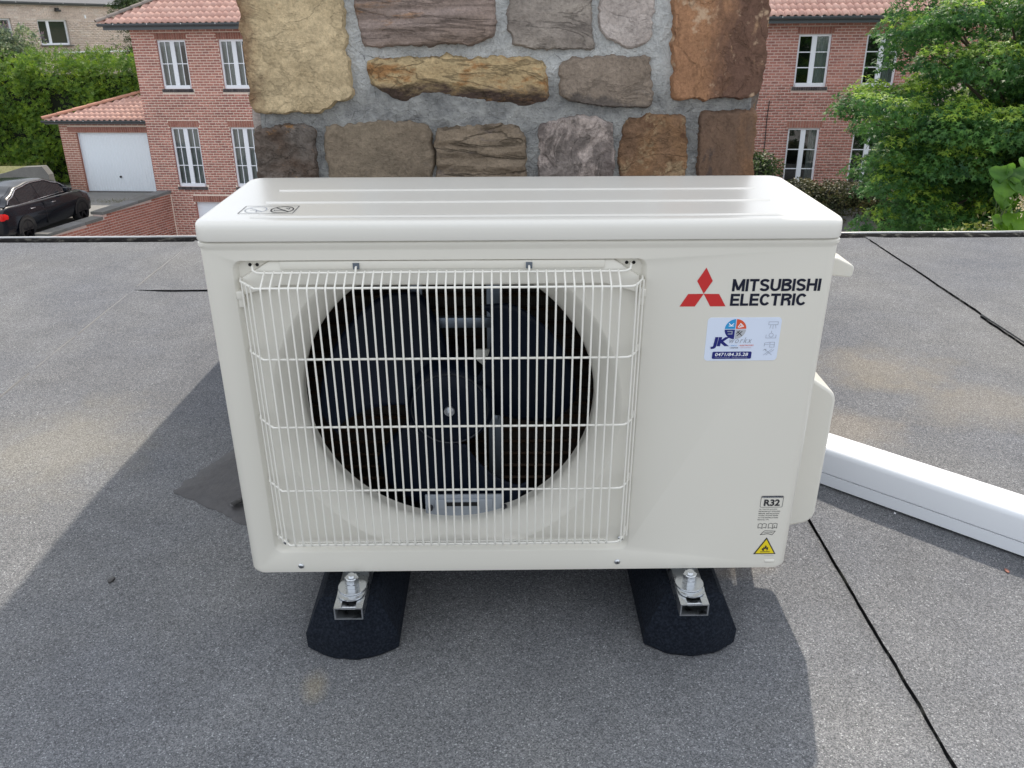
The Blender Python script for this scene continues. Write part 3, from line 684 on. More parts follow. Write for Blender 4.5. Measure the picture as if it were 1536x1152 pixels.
# wire guard
def build_guard():
    Yf = -0.030
    xs = [-0.319+k*0.01133 for k in range(40)]; zt, zb = 0.451, 0.0685
    b = MBd()
    def hw(z, yb=0.006):
        y = Yf+0.0028; L = [(-0.3525, yb, z+0.003), (-0.350, -0.004, z+0.002)]
        L += [(-0.333, -0.0215, z+0.0005), (-0.327, y-0.0015+0.001, z), (-0.318, y, z), (0.123+0.006, y, z), (0.138, y+0.001, z), (0.144, -0.0215, z+0.0005), (0.1535, -0.004, z+0.002), (0.155, yb, z+0.003)]
        return L
    for z in (zt, 0.356, 0.258, 0.159, zb): b.tube(hw(z), 0.00155, 8)
    # top wire with hooked ends, bottom rear wire
    b.tube([(-0.335, 0.010, 0.4710), (-0.3345, 0.001, 0.4700), (-0.3330, -0.0035, 0.4665), (-0.328, -0.0045, 0.4640), (-0.320, -0.0045, 0.4635), (0.124, -0.0045, 0.4635), (0.132, -0.0045, 0.464), (0.1375, -0.0035, 0.4665), (0.139, 0.001, 0.470), (0.139, 0.010, 0.471)], 0.00155, 8)
    b.tube([(-0.322, -0.002, 0.0545), (0.128, -0.002, 0.0545)], 0.0014, 8)
    for x in (-0.205, 0.011): b.tube([(x, 0.004, 0.4700), (x, -0.003, 0.4695), (x, -0.006, 0.466), (x, -0.0062, 0.4635)], 0.0014, 8)
    g = b.obj('wire_guard', M_wire, unit, smooth=60)
    v = MBd().tube([(0, -0.0020, 0.4645), (0, -0.0060, 0.4640), (0, Yf+0.003, 0.4530), (0, Yf+0.0005, 0.4500), (0, Yf, 0.446), (0, Yf, 0.0735), (0, Yf+0.001, 0.0695), (0, Yf+0.004, 0.0660), (0, -0.004, 0.0540)], 0.00125, 8)
    me = v.data('wire', M_wire, 60)
    for x in xs: link('wire', me, g, Matrix.Translation((x, 0, 0)))
    s = MBd().tube([(0, 0, 0.4535), (0, 0, 0.447), (0, 0, 0.072), (0, 0, 0.066)], 0.00125, 8); sm = s.data('wire', M_wire, 60)
    for x, y in ((-0.3328, -0.0235), (-0.3400, -0.0160), (-0.3475, -0.0085), (0.1437, -0.0235), (0.1490, -0.0160), (0.1545, -0.0085)):
        link('wire', sm, g, Matrix.Translation((x, y, 0)))
    # corner clips
    for sx, x in ((-1, -0.3545), (1, 0.1555)):
        b = MBd(); b.box(x-0.0045, x+0.0045, -0.001, 0.010, 0.428, 0.4385, bev=0.001); b.box(x-0.0035, x+0.0035, 0.001, 0.010, 0.4165, 0.428, bev=0.001)
        b.obj('guard_clip', M_ivory, unit, smooth=40)
build_guard()
def screw(x, y, z, parent, r=0.0046):
    b = MBd(); rg = []
    for k in range(6):
        a = R(90*k/5); rg.append([(x+r*math.cos(a)*math.cos(q), y-r*0.55*math.sin(a), z+r*math.cos(a)*math.sin(q)) for q in np.linspace(0, 2*math.pi, 17)[:-1]])
    b.loops(rg, capb=True); o = b.obj('screw', M_zinc, parent, smooth=50)
    MBd().box(x-r*.5, x+r*.5, y-r*.60, y-r*.4, z-.0004, z+.0004).add([(x-.0004, y-r*.61, z-r*.5), (x+.0004, y-r*.61, z-r*.5), (x+.0004, y-r*.61, z+r*.5), (x-.0004, y-r*.61, z+r*.5)], [(0, 1, 2, 3)]).obj('screw_slot', M_black, o)
for q in ((-0.324, 0, 0.011), (0.145, 0, 0.013), (-0.3435, 0.006, 0.050), (0.1485, 0.006, 0.051)): screw(*q, unit)
# right-hand handle and valve cover
hb = MBd(); P = [(0.398, 0.460), (0.430, 0.4545), (0.4525, 0.4440), (0.4545, 0.4400), (0.4535, 0.4300), (0.450, 0.4270), (0.398, 0.4330)]
hb.loops([[(p[0], 0.075, p[1]) for p in P], [(p[0], 0.13, p[1]) for p in P]], capa=True, capb=True)
hd = hb.obj('side_handle', M_ivory, unit, weld=True); m_ = hd.modifiers.new('b', 'BEVEL'); m_.width = 0.003; m_.segments = 3
cb = MBd(); P = [(0.3985, 0.290), (0.4610, 0.2480), (0.4670, 0.2410), (0.4690, 0.2320), (0.4690, 0.0350), (0.4660, 0.0240), (0.4560, 0.0150), (0.3985, 0.0020)]
cb.loops([[(p[0], 0.090, p[1]) for p in P], [(p[0], 0.250, p[1]) for p in P]], capa=True, capb=True)
cv = cb.obj('valve_cover', M_ivory, unit, weld=True); m_ = cv.modifiers.new('b', 'BEVEL'); m_.width = 0.005; m_.segments = 3; m_.angle_limit = R(25)
for pz in cv.data.polygons: pz.use_smooth = True
cv.data.set_sharp_from_angle(angle=R(35))
MBd().box(0.3960, 0.4035, 0.030, 0.245, 0.325, 0.4200, bev=0.003).obj('service_panel', M_ivory, unit, smooth=40)
# refrigerant pipes from the cover towards the duct
b = MBd(); b.tube([(0.420, 0.235, 0.05), (0.425, 0.285, 0.0), (0.440, 0.35, -0.07), (0.50, 0.45, -0.10), (0.58, 0.545, -0.10)], 0.014, 12); b.obj('insulated_pipe', M_plastic, unit, smooth=60)
# prints on the front
YP = -0.0004
def build_prints():
    dia = [[(0.2337, 0.4662), (0.2236, 0.4486), (0.2335, 0.4316), (0.2434, 0.4486)], [(0.2335, 0.4314), (0.2137, 0.4314), (0.2040, 0.4145), (0.2237, 0.4145)], [(0.2335, 0.4314), (0.2533, 0.4312), (0.2632, 0.4145), (0.2434, 0.4145)]]
    flat(unit, 'emblem', dia, YP, M_red)
    block_text('MITSUBISHI', 0.2690, 0.3815, 0.4345, 0.4508, YP, M_dkline, 'lettering', unit)
    block_text('ELECTRIC', 0.2685, 0.3655, 0.4150, 0.4313, YP, M_dkline, 'lettering', unit)
    s = MBd(); rr = rrect(0.2425, 0.3385, 0.3385, 0.3990, 0.005, 5)
    s.loops([[(p[0], 0.0, p[1]) for p in rr], [(p[0], -0.0005, p[1]) for p in rr]], capb=True)
    st = s.obj('installer_sticker', M_sticker, unit, weld=True)
    Y = -0.0007
    cx, cz, r = 0.2795, 0.3830, 0.0140
    def quad(a0): return [(cx+0.0006*math.cos(R(a0+45)), cz+0.0006*math.sin(R(a0+45)))]+circ(cx, cz, r, 10, a0+2, a0+88)
    flat(st, 'emblem_quarter', [quad(90)], Y, M_cyan); flat(st, 'emblem_quarter', [quad(0)], Y, M_orange)
    flat(st, 'emblem_quarter', [quad(180)], Y, M_navy); flat(st, 'emblem_quarter', [quad(270)], Y, M_pale)
    Y2 = -0.0009
    strokes(st, 'emblem_icon', [[(cx-.009, cz+.008), (cx-.006, cz+.005), (cx-.003, cz+.008)], [(cx-.009, cz+.0045), (cx-.003, cz+.0045)]], Y2, 0.0011, M_white)
    strokes(st, 'emblem_icon', [[(cx+.003, cz+.003), (cx+.006, cz+.008), (cx+.010, cz+.004), (cx+.004, cz+.0025)], [(cx+.006, cz+.003), (cx+.007, cz+.0055)]], Y2, 0.0011, M_white)
    strokes(st, 'emblem_icon', [[(cx-.010, cz-.003), (cx-.004, cz-.003), (cx-.004, cz-.0065), (cx-.009, cz-.0065)]], Y2, 0.0013, M_grey)
    strokes(st, 'emblem_icon', [[(cx+.003, cz-.009), (cx+.009, cz-.003)], [(cx+.003, cz-.003), (cx+.009, cz-.009)], [(cx+.002, cz-.006), (cx+.006, cz-.002)]], Y2, 0.0010, M_black)
    text_mesh('JK', 0.2495, 0.2735, 0.3555, 0.3722, Y2, M_navy, 'lettering', st, bold=0.05, shear=0.1, spacing=0.95)
    text_mesh('workx', 0.2735, 0.3030, 0.3635, 0.3715, Y2, M_grey, 'lettering', st, shear=0.35, spacing=1.25)
    text_mesh('\u2022 AIRCO', 0.2745, 0.2840, 0.3592, 0.3609, Y2, M_cyan, 'lettering', st)
    text_mesh('\u2022 ELEKTRICITEIT', 0.2865, 0.3060, 0.3592, 0.3611, Y2, M_orange, 'lettering', st, bold=0.01)
    text_mesh('\u2022 SANITAIR', 0.2745, 0.2860, 0.3560, 0.3577, Y2, M_black, 'lettering', st, bold=0.02)
    text_mesh('\u2022 VERWARMING', 0.2875, 0.3030, 0.3562, 0.3577, Y2, mat('pink_print', (0.6, 0.4, 0.42)), 'lettering', st)
    bb = MBd(); rr = rrect(0.2527, 0.3045, 0.3412, 0.3515, 0.0018, 4); bb.add([(p[0], Y2, p[1]) for p in rr], [tuple(range(len(rr)))]); bb.obj('phone_bar', M_navy, st)
    text_mesh('0471/84.35.28', 0.2565, 0.3000, 0.3452, 0.3500, -0.0011, M_white, 'lettering', st, bold=0.012, shear=0.12)
    text_mesh('www.jkworkx.be   info@jkworkx.be', 0.2560, 0.2995, 0.3423, 0.3438, -0.0011, M_pale, 'lettering', st)
    ic = [[[(0.322, 0.393), (0.334, 0.393), (0.334, 0.389), (0.322, 0.389), (0.322, 0.393)], [(0.325, 0.389), (0.324, 0.384)], [(0.328, 0.3885), (0.328, 0.383)], [(0.331, 0.389), (0.332, 0.384)]],
          [[(0.3205, 0.375), (0.3205, 0.3705), (0.3335, 0.3705), (0.3335, 0.375)], circ(0.327, 0.3745, 0.0028, 12)+[(0.3298, 0.3745)], [(0.327, 0.3775), (0.327, 0.3805)]],
          [[(0.3200, 0.3615), (0.3255, 0.3615)], [(0.3200, 0.3590), (0.3200, 0.3635), (0.326, 0.3645), (0.333, 0.3645), (0.333, 0.3575), (0.327, 0.3575), (0.327, 0.3645)], [(0.327, 0.361), (0.333, 0.361)]],
          [[(0.3205, 0.3465), (0.3310, 0.3550)], [(0.3205, 0.3550), (0.3310, 0.3465)], [(0.3235, 0.3465), (0.3335, 0.3540)], [(0.3190, 0.3530), (0.3230, 0.3550), (0.3225, 0.3520)]]]
    for g in ic: strokes(st, 'outline_icon', g, Y2, 0.0005, M_grey)
    # refrigerant label
    rr = rrect(0.3462, 0.3782, 0.1072, 0.1262, 0.0018, 3); strokes(unit, 'label_frame', [rr], YP, 0.0006, M_black, True)
    bb = MBd(); bb.add([(0.3475, YP, 0.1232), (0.377, YP, 0.1232), (0.377, YP, 0.1258), (0.3475, YP, 0.1258)], [(0, 1, 2, 3)]); bb.obj('label_band', M_dkline, unit)
    text_mesh('REFRIGERANT', 0.3480, 0.3765, 0.1236, 0.1254, YP-0.0003, M_pale, 'lettering', unit)
    text_mesh('R32', 0.3512, 0.3742, 0.1092, 0.1205, YP, M_black, 'lettering', unit, bold=0.035)
    for k, s_ in enumerate(['AS THE R32 (CLASS)', 'REFRIGERANT REQUIRES', 'SPECIAL INSTALLATION', 'WORK, PLEASE REFER', 'TO THE INSTALLATION', 'MANUAL, ETC.']):
        z = 0.1035-k*0.0036; text_mesh(s_, 0.3455, 0.3455+[.026, .031, .030, .029, .029, .017][k], z-0.0010, z+0.0010, YP, M_black, 'lettering', unit, bold=0.01)
    def book(x, z, s): return [[(x-s, z-s*.6), (x-s, z+s*.6), (x-s*.5, z+s*.8), (x, z+s*.55), (x+s*.5, z+s*.8), (x+s, z+s*.6), (x+s, z-s*.6), (x+s*.5, z-s*.45), (x, z-s*.7), (x-s*.5, z-s*.45), (x-s, z-s*.6)], [(x, z-s*.7), (x, z+s*.55)]]
    strokes(unit, 'manual_icon', book(0.3535, 0.0745, 0.0058), YP, 0.0007, M_black)
    strokes(unit, 'manual_icon', book(0.3690, 0.0745, 0.0062)+[[(0.3715, 0.072), (0.3715, 0.0755)]], YP, 0.0007, M_black)
    strokes(unit, 'manual_icon', [[(0.3530, 0.0595), (0.3580, 0.0660), (0.3740, 0.0655), (0.3700, 0.0590), (0.3640, 0.0607), (0.3530, 0.0595)], [(0.358, 0.0625), (0.370, 0.0628)]], YP, 0.0008, M_black)
    # flammable warning triangle
    def tri(s, y, m, nm):
        c = (0.3630, 0.0345); P = [(0.3630, 0.0545), (0.3465, 0.0245), (0.3798, 0.0245)]; flat(unit, nm, [[(c[0]+(p[0]-c[0])*s, c[1]+(p[1]-c[1])*s) for p in P]], y, m)
    tri(1.0, YP, M_black, 'warning_triangle_border'); tri(0.83, YP-0.0003, M_yellow, 'warning_triangle')
    fl = [(0.3600, 0.0305), (0.3580, 0.0330), (0.3585, 0.0360), (0.3600, 0.0345), (0.3603, 0.0380), (0.3618, 0.0362), (0.3628, 0.0412), (0.3648, 0.0385), (0.3650, 0.0360), (0.3668, 0.0378), (0.3672, 0.0345), (0.3668, 0.0322), (0.3650, 0.0305), (0.3656, 0.0328), (0.3640, 0.0352), (0.3628, 0.0335), (0.3615, 0.0345), (0.3612, 0.0320), (0.3618, 0.0305)]
    b = MBd(); b.poly([fl], y=YP-0.0006); b.obj('flame_mark', M_black, unit)
    strokes(unit, 'flame_mark', [[(0.3565, 0.0290), (0.3700, 0.0290)]], YP-0.0006, 0.0010, M_black)
    text_mesh('WARNING', 0.3630, 0.3775, 0.0212, 0.0222, YP, M_grey, 'lettering', unit)
    MBd().box(0.3645, 0.3800, -0.0012, 0.002, 0.0085, 0.0145, bev=0.0018).obj('pressed_tab', M_ivory, unit, smooth=50)
build_prints()
# mounting feet of the unit (sheet metal tabs under the body)
for xc in (-0.2465, 0.2500):
    b = MBd(); P = [(xc-0.020, 0.06), (xc-0.020, -0.032)]+[(xc+0.020*math.cos(R(a)), -0.032+0.020*math.sin(R(a))) for a in range(180, 361, 15)]+[(xc+0.020, 0.06)]
    b.loops([[(p[0], p[1], -0.0135) for p in P], [(p[0], p[1], -0.0112) for p in P]], capa=True, capb=True); b.box(xc-0.020, xc+0.020, 0.020, 0.23, -0.0112, 0.0004)
    b.obj('mounting_foot', M_zinc, unit)

# ================================================================== RUBBER FEET
def rubber_foot(xc, label):
    t = thing('rubber_support', label, 'support block', Matrix.Translation((xc, 0, ZR)), 'black rubber blocks under the unit')
    b = MBd(); off = -0.009 if xc < 0 else 0.011
    def out(hw, yf, nose, z):
        P = []; yb = 0.36
        for k in range(17):
            u = -1+2*k/16; x = hw*math.copysign(abs(u)**0.9, u)
            y = yf+0.0045*min(1, abs(u)/0.42)+(nose-0.0045)*max(0, (abs(u)-0.42)/0.58)**1.15+0.0025*noise.noise(Vector((x*60, xc*9, z*30)))
            P.append((x+off, y, z+0.0015*noise.noise(Vector((x*90, xc, 3)))*(1 if z > 0.01 else 0)))
        return P+[(hw+off, 0.06, z), (hw+off, 0.2, z), (hw+off, yb, z), (-hw+off, yb, z), (-hw+off, 0.2, z), (-hw+off, 0.06, z)]
    lv = [(0.0, 0.067, -0.040, 0.026), (0.006, 0.0700, -0.043, 0.026), (0.034, 0.0700, -0.043, 0.024), (0.040, 0.0665, -0.041, 0.022), (0.093, 0.0450, -0.024, 0.010), (0.0995, 0.0390, -0.019, 0.006)]
    b.loops([out(hw, yf, no, z) for z, hw, yf, no in lv], capa=True, capb=True)
    b.obj('rubber_block', M_rubber, t, smooth=24)
    b = MBd()
    for s in (-1, 1): b.box(s*0.0205-(0.002 if s > 0 else 0), s*0.0205+(0.002 if s < 0 else 0), -0.065, 0.34, 0.1002, 0.1205)
    b.box(-0.0185, 0.0185, -0.065, 0.34, 0.1002, 0.1022)
    for s in (-1, 1): b.box(min(s*0.0185, s*0.0105), max(s*0.0185, s*0.0105), -0.065, 0.34, 0.1185, 0.1205)
    rail = b.obj('rail', M_zinc, t)
    MBd().box(-0.0175, 0.0175, -0.058, -0.049, 0.1120, 0.1165, bev=0.001).obj('slot_plate', M_zinc, rail)
    b = MBd(); N = 32; rg = [[(r*math.cos(2*math.pi*k/N), -0.022+r*math.sin(2*math.pi*k/N), z) for k in range(N)] for r, z in [(0.0205, 0.1242), (0.0208, 0.1250), (0.0204, 0.1262), (0.006, 0.1264)]]
    b.loops(rg, capa=True, capb=True).obj('washer', M_zinc, rail, smooth=40)
    for j, z in enumerate((0.1265, 0.1345)):
        b = MBd(); b.cyl((0, -0.022, z), 0.0104, 0.0068, 'z', 6); b.cyl((0, -0.022, z+0.0070), 0.0088, 0.0009, 'z', 20, r2=0.0080); o = b.obj('nut', M_zinc, rail); o.rotation_euler.z = 0
    b = MBd(); rg = []
    for k in range(22): rg.append([((0.0044+(0.0004 if k % 2 else 0))*math.cos(q), -0.022+(0.0044+(0.0004 if k % 2 else 0))*math.sin(q), 0.132+k*0.0007) for q in np.linspace(0, 2*math.pi, 15)[:-1]])
    b.loops(rg, capb=True).obj('bolt', M_zinc, rail, smooth=20)
rubber_foot(-0.2465, 'black rubber block with zinc rail below the fan guard end of the unit')
rubber_foot(0.2500, 'black rubber block with zinc rail nearest the yellow warning triangle')

# ================================================================== WHITE DUCT
def build_duct():
    t = thing('cable_duct', 'long white plastic duct running over the felt from behind the unit to the right', 'duct', Matrix(((0.7437, 0.6686, 0, 0.497), (-0.6686, 0.7437, 0, 0.553), (0, 0, 1, ZR), (0, 0, 0, 1))))
    L = 2.2; W = 0.079; H = 0.086; r = 0.013
    arc = lambda cy, cz, a0: [(cy+r*math.cos(R(a0+90*k/6)), cz+r*math.sin(R(a0+90*k/6))) for k in range(7)]
    P = [(0, 0.030)]+[(0, H-r)]+arc(r, H-r, 180)[::-1][::-1][0:0]
    prof = [(0.0, 0.0325)]+[(r-r*math.cos(R(15*k)), H-r+r*math.sin(R(15*k))) for k in range(7)]+[(W-r+r*math.sin(R(15*k)), H-r+r*math.cos(R(15*k))) for k in range(7)]+[(W, 0.0325)]
    b = MBd(); b.loops([[(x, p[0], p[1]) for p in prof] for x in np.linspace(0.02, L, 12)], close=False); b.add([(0.02, p[0], p[1]) for p in prof], [tuple(range(len(prof)))])
    b.obj('duct_lid', M_pvc, t, smooth=50)
    b = MBd(); pr = [(0.0040, 0.034), (0.0040, 0.0305), (-0.0008, 0.0300), (-0.0010, 0.0060), (0.004, 0.0045), (W-0.004, 0.0045), (W+0.0006, 0.006), (W+0.0006, 0.0308), (W-0.0012, 0.0312)]
    b.loops([[(x, p[0], p[1]) for p in pr] for x in (0.02, L)], close=False); b.add([(0.02, p[0], p[1]) for p in pr], [tuple(range(len(pr)))])
    b.obj('duct_base', M_pvc, t, smooth=30)
    for x in np.arange(0.15, 2.2, 0.5): MBd().box(x, x+0.05, 0.008, W-0.008, 0.0, 0.0046).obj('duct_spacer', M_plastic, t)
build_duct()

# ================================================================== STONE CHIMNEY
def stone_mesh(poly, depth_fn, N=96, rings=15, seed=0, bev=0.012, back=0.05, jag=0.004):
    """poly in (a,h); returns verts (a, d, h) with d outward negative"""
    P = [Vector(p) for p in poly]; per = [(P[(i+1) % len(P)]-P[i]).length for i in range(len(P))]; tot = sum(per)
    pts = []; acc = 0; i = 0
    for k in range(N):
        s = tot*k/N
        while acc+per[i] < s: acc += per[i]; i += 1
        pts.append(P[i].lerp(P[(i+1) % len(P)], (s-acc)/per[i]))
    # soften corners then roughen
    for _ in range(0 if N > 100 else 1): pts = [(pts[k-1]+pts[k]*2+pts[(k+1) % N])/4 for k in range(N)]
    grow = 0.0048 if N > 100 else 0.002
    c = sum(pts, Vector((0, 0)))/N; out = []; ccw = sum(pts[k-1].x*pts[k].y-pts[k].x*pts[k-1].y for k in range(N)) > 0
    for k, p in enumerate(pts):
        d = (pts[(k+1) % N]-pts[k-1]).normalized(); n = Vector((d.y, -d.x))
        j = jag*noise.noise(Vector((p.x*22, p.y*22, seed)))+jag*0.7*noise.noise(Vector((p.x*75, p.y*75, seed+3)))+jag*.35*noise.noise(Vector((p.x*240, p.y*240, seed+3)))
        out.append(p+n*(j+(grow if ccw else -grow)))
    pts = out; size = min(max(p.x for p in pts)-min(p.x for p in pts), max(p.y for p in pts)-min(p.y for p in pts))
    fr = [0.0, 0.25, 0.6, 1.0, 1.7]; rg = [[(p.x, back, p.y) for p in pts]]
    fr = [0, bev*0.15, bev*0.5, bev]
    for j in range(rings):
        if j < 4: dist = fr[j]; s = 1-dist/(size*0.5)
        else:
            t = (j-3)/(rings-4+0.02); s = (1-bev/(size*0.5))*(1-t)+0.0*t
        s = max(s, 0.012); L = []
        for p in pts:
            q = c+(p-c)*s; e = min(1, ((1-s)*size*0.5)/bev) if j else 0
            e = math.sin(e*math.pi/2); L.append((q.x, -depth_fn(q.x, q.y)*e+0.008*(1-e), q.y))
        rg.append(L)
    return rg
def dnoise(seed, amp=0.005, sx=9, sz=9, base=0.011, strata=0.0):
    def f(x, z):
        v = Vector((x*sx, seed, z*sz)); r = base+0.003+amp*(noise.fractal(v, 0.7, 2.1, 5)*1.0)+0.010*(min(noise.voronoi(Vector((x*14, seed, z*14)))[0][0], 0.9)-0.45)*(1 if amp > 0.0045 else 0.4)
        if strata: r += strata*(abs(((z*38+0.8*noise.noise(Vector((x*6, seed, z*9))))) % 1-0.5)-0.25)*2
        return max(r, -0.004)
    return f
STONES = dict(
S1=[(-0.447, 0.75), (-0.446, 0.84), (-0.30, 0.845), (-0.284, 0.80), (-0.282, 0.735), (-0.276, 0.704), (-0.284, 0.696), (-0.275, 0.663), (-0.277, 0.623), (-0.304, 0.611), (-0.334, 0.591), (-0.369, 0.595), (-0.447, 0.597), (-0.448, 0.65), (-0.448, 0.70)],
S2=[(-0.259, 0.83), (-0.028, 0.835), (-0.028, 0.733), (-0.033, 0.715), (-0.072, 0.707), (-0.134, 0.703), (-0.25, 0.699), (-0.257, 0.717), (-0.262, 0.753)],
S3=[(-0.249, 0.675), (-0.204, 0.679), (-0.035, 0.68), (0.033, 0.677), (0.053, 0.669), (0.058, 0.645), (0.06, 0.612), (0.033, 0.606), (-0.013, 0.598), (-0.082, 0.602), (-0.165, 0.598), (-0.191, 0.613), (-0.217, 0.626), (-0.248, 0.64)],
S4=[(-0.003, 0.80), (0.060, 0.808), (0.122, 0.80), (0.127, 0.732), (0.132, 0.697), (0.073, 0.695), (-0.004, 0.702), (-0.006, 0.728)],
S5=[(0.145, 0.80), (0.227, 0.805), (0.228, 0.733), (0.223, 0.706), (0.192, 0.7), (0.152, 0.712), (0.144, 0.727)],
S6=[(0.263, 0.82), (0.418, 0.825), (0.420, 0.712), (0.419, 0.625), (0.408, 0.616), (0.273, 0.614), (0.269, 0.655), (0.267, 0.712)],
S7=[(0.079, 0.665), (0.097, 0.678), (0.15, 0.679), (0.23, 0.68), (0.235, 0.64), (0.236, 0.605), (0.197, 0.604), (0.144, 0.605), (0.097, 0.612), (0.08, 0.621)],
S8=[(-0.449, 0.567), (-0.377, 0.573), (-0.348, 0.565), (-0.349, 0.52), (-0.346, 0.495), (-0.353, 0.442), (-0.451, 0.442), (-0.452, 0.50)],
S9=[(-0.326, 0.569), (-0.253, 0.576), (-0.157, 0.574), (-0.146, 0.56), (-0.143, 0.519), (-0.149, 0.441), (-0.330, 0.442), (-0.329, 0.50)],
S10=[(-0.134, 0.567), (-0.036, 0.569), (0.005, 0.567), (0.017, 0.551), (0.021, 0.495), (0.02, 0.44), (-0.137, 0.441), (-0.136, 0.523)],
S11=[(0.047, 0.572), (0.085, 0.581), (0.142, 0.583), (0.170, 0.572), (0.176, 0.484), (0.176, 0.439), (0.045, 0.44), (0.044, 0.511)],
S12=[(0.190, 0.567), (0.201, 0.581), (0.237, 0.587), (0.294, 0.585), (0.302, 0.534), (0.308, 0.438), (0.192, 0.439), (0.188, 0.51)],
S13=[(0.326, 0.591), (0.421, 0.592), (0.422, 0.50), (0.423, 0.438), (0.328, 0.438), (0.328, 0.521)])
def s3depth(x, z):
    n = noise.fractal(Vector((x*11, 3, z*14)), 0.7, 2.1, 5); edge = 0.640+0.012*noise.noise(Vector((x*16, 0, 7)))+0.008*math.sin(x*35)
    if x > -0.05: edge = 0.628+0.006*noise.noise(Vector((x*30, 0, 7)))
    if z > edge: return 0.020+0.004*n-0.12*max(0, z-0.665)
    return max(-0.002, 0.020-(edge-z)*0.75+0.006*n)
SM = dict(
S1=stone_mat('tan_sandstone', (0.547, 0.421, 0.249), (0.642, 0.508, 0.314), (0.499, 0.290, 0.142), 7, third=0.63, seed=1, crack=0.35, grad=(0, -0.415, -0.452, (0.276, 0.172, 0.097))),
S2=stone_mat('layered_mauve_stone', (0.300, 0.225, 0.180), (0.352, 0.278, 0.248), (0.417, 0.223, 0.104), 6, (0.5, 2.2), third=0.60, seed=2, layer=0.55),
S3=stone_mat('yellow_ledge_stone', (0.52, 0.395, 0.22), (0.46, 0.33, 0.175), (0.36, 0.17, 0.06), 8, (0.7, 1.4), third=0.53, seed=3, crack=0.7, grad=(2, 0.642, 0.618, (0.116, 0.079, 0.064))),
S4=stone_mat('grey_brown_stone', (0.270, 0.232, 0.203), (0.351, 0.306, 0.261), (0.176, 0.146, 0.131), 6, (0.7, 1.3), third=0.62, seed=4),
S5=stone_mat('pale_pinkish_stone', (0.445, 0.378, 0.341), (0.511, 0.451, 0.414), (0.351, 0.292, 0.262), 7, third=0.62, seed=5, crack=0.3),
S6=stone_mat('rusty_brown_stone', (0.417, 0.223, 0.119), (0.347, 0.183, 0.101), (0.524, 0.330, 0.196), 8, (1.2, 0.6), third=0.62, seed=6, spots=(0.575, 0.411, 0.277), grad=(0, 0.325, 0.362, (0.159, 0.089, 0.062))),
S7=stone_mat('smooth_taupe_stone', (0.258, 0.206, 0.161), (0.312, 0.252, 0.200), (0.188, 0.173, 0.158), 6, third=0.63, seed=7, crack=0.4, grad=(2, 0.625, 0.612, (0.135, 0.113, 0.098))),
S8=stone_mat('dark_corner_stone', (0.117, 0.079, 0.057), (0.202, 0.173, 0.150), (0.391, 0.197, 0.063), 11, third=0.60, seed=8),
S9=stone_mat('flat_brown_stone', (0.225, 0.176, 0.128), (0.265, 0.213, 0.153), (0.189, 0.159, 0.137), 5, third=0.62, seed=9, crack=0.2),
S10=stone_mat('fissured_brown_stone', (0.232, 0.180, 0.127), (0.272, 0.213, 0.153), (0.162, 0.132, 0.125), 6, (0.6, 1.6), third=0.56, seed=10, crack=0.9),
S11=stone_mat('patched_grey_stone', (0.176, 0.143, 0.131), (0.256, 0.219, 0.197), (0.540, 0.451, 0.406), 9, (1.1, 0.8), third=0.50, seed=11),
S12=stone_mat('orange_mottled_stone', (0.29, 0.165, 0.085), (0.21, 0.125, 0.075), (0.40, 0.29, 0.17), 12, third=0.54, seed=12, spots=(0.139, 0.072, 0.042)),
S13=stone_mat('dark_umber_stone', (0.116, 0.079, 0.061), (0.179, 0.112, 0.075), (0.081, 0.066, 0.063), 7, (1.5, 0.5), third=0.58, seed=13, crack=0.2, grad=(0, 0.385, 0.42, (0.236, 0.131, 0.072))))
CX0, CX1, CY0, CY1, CTOP = -0.447, 0.419, 0.5, 1.56, 1.98
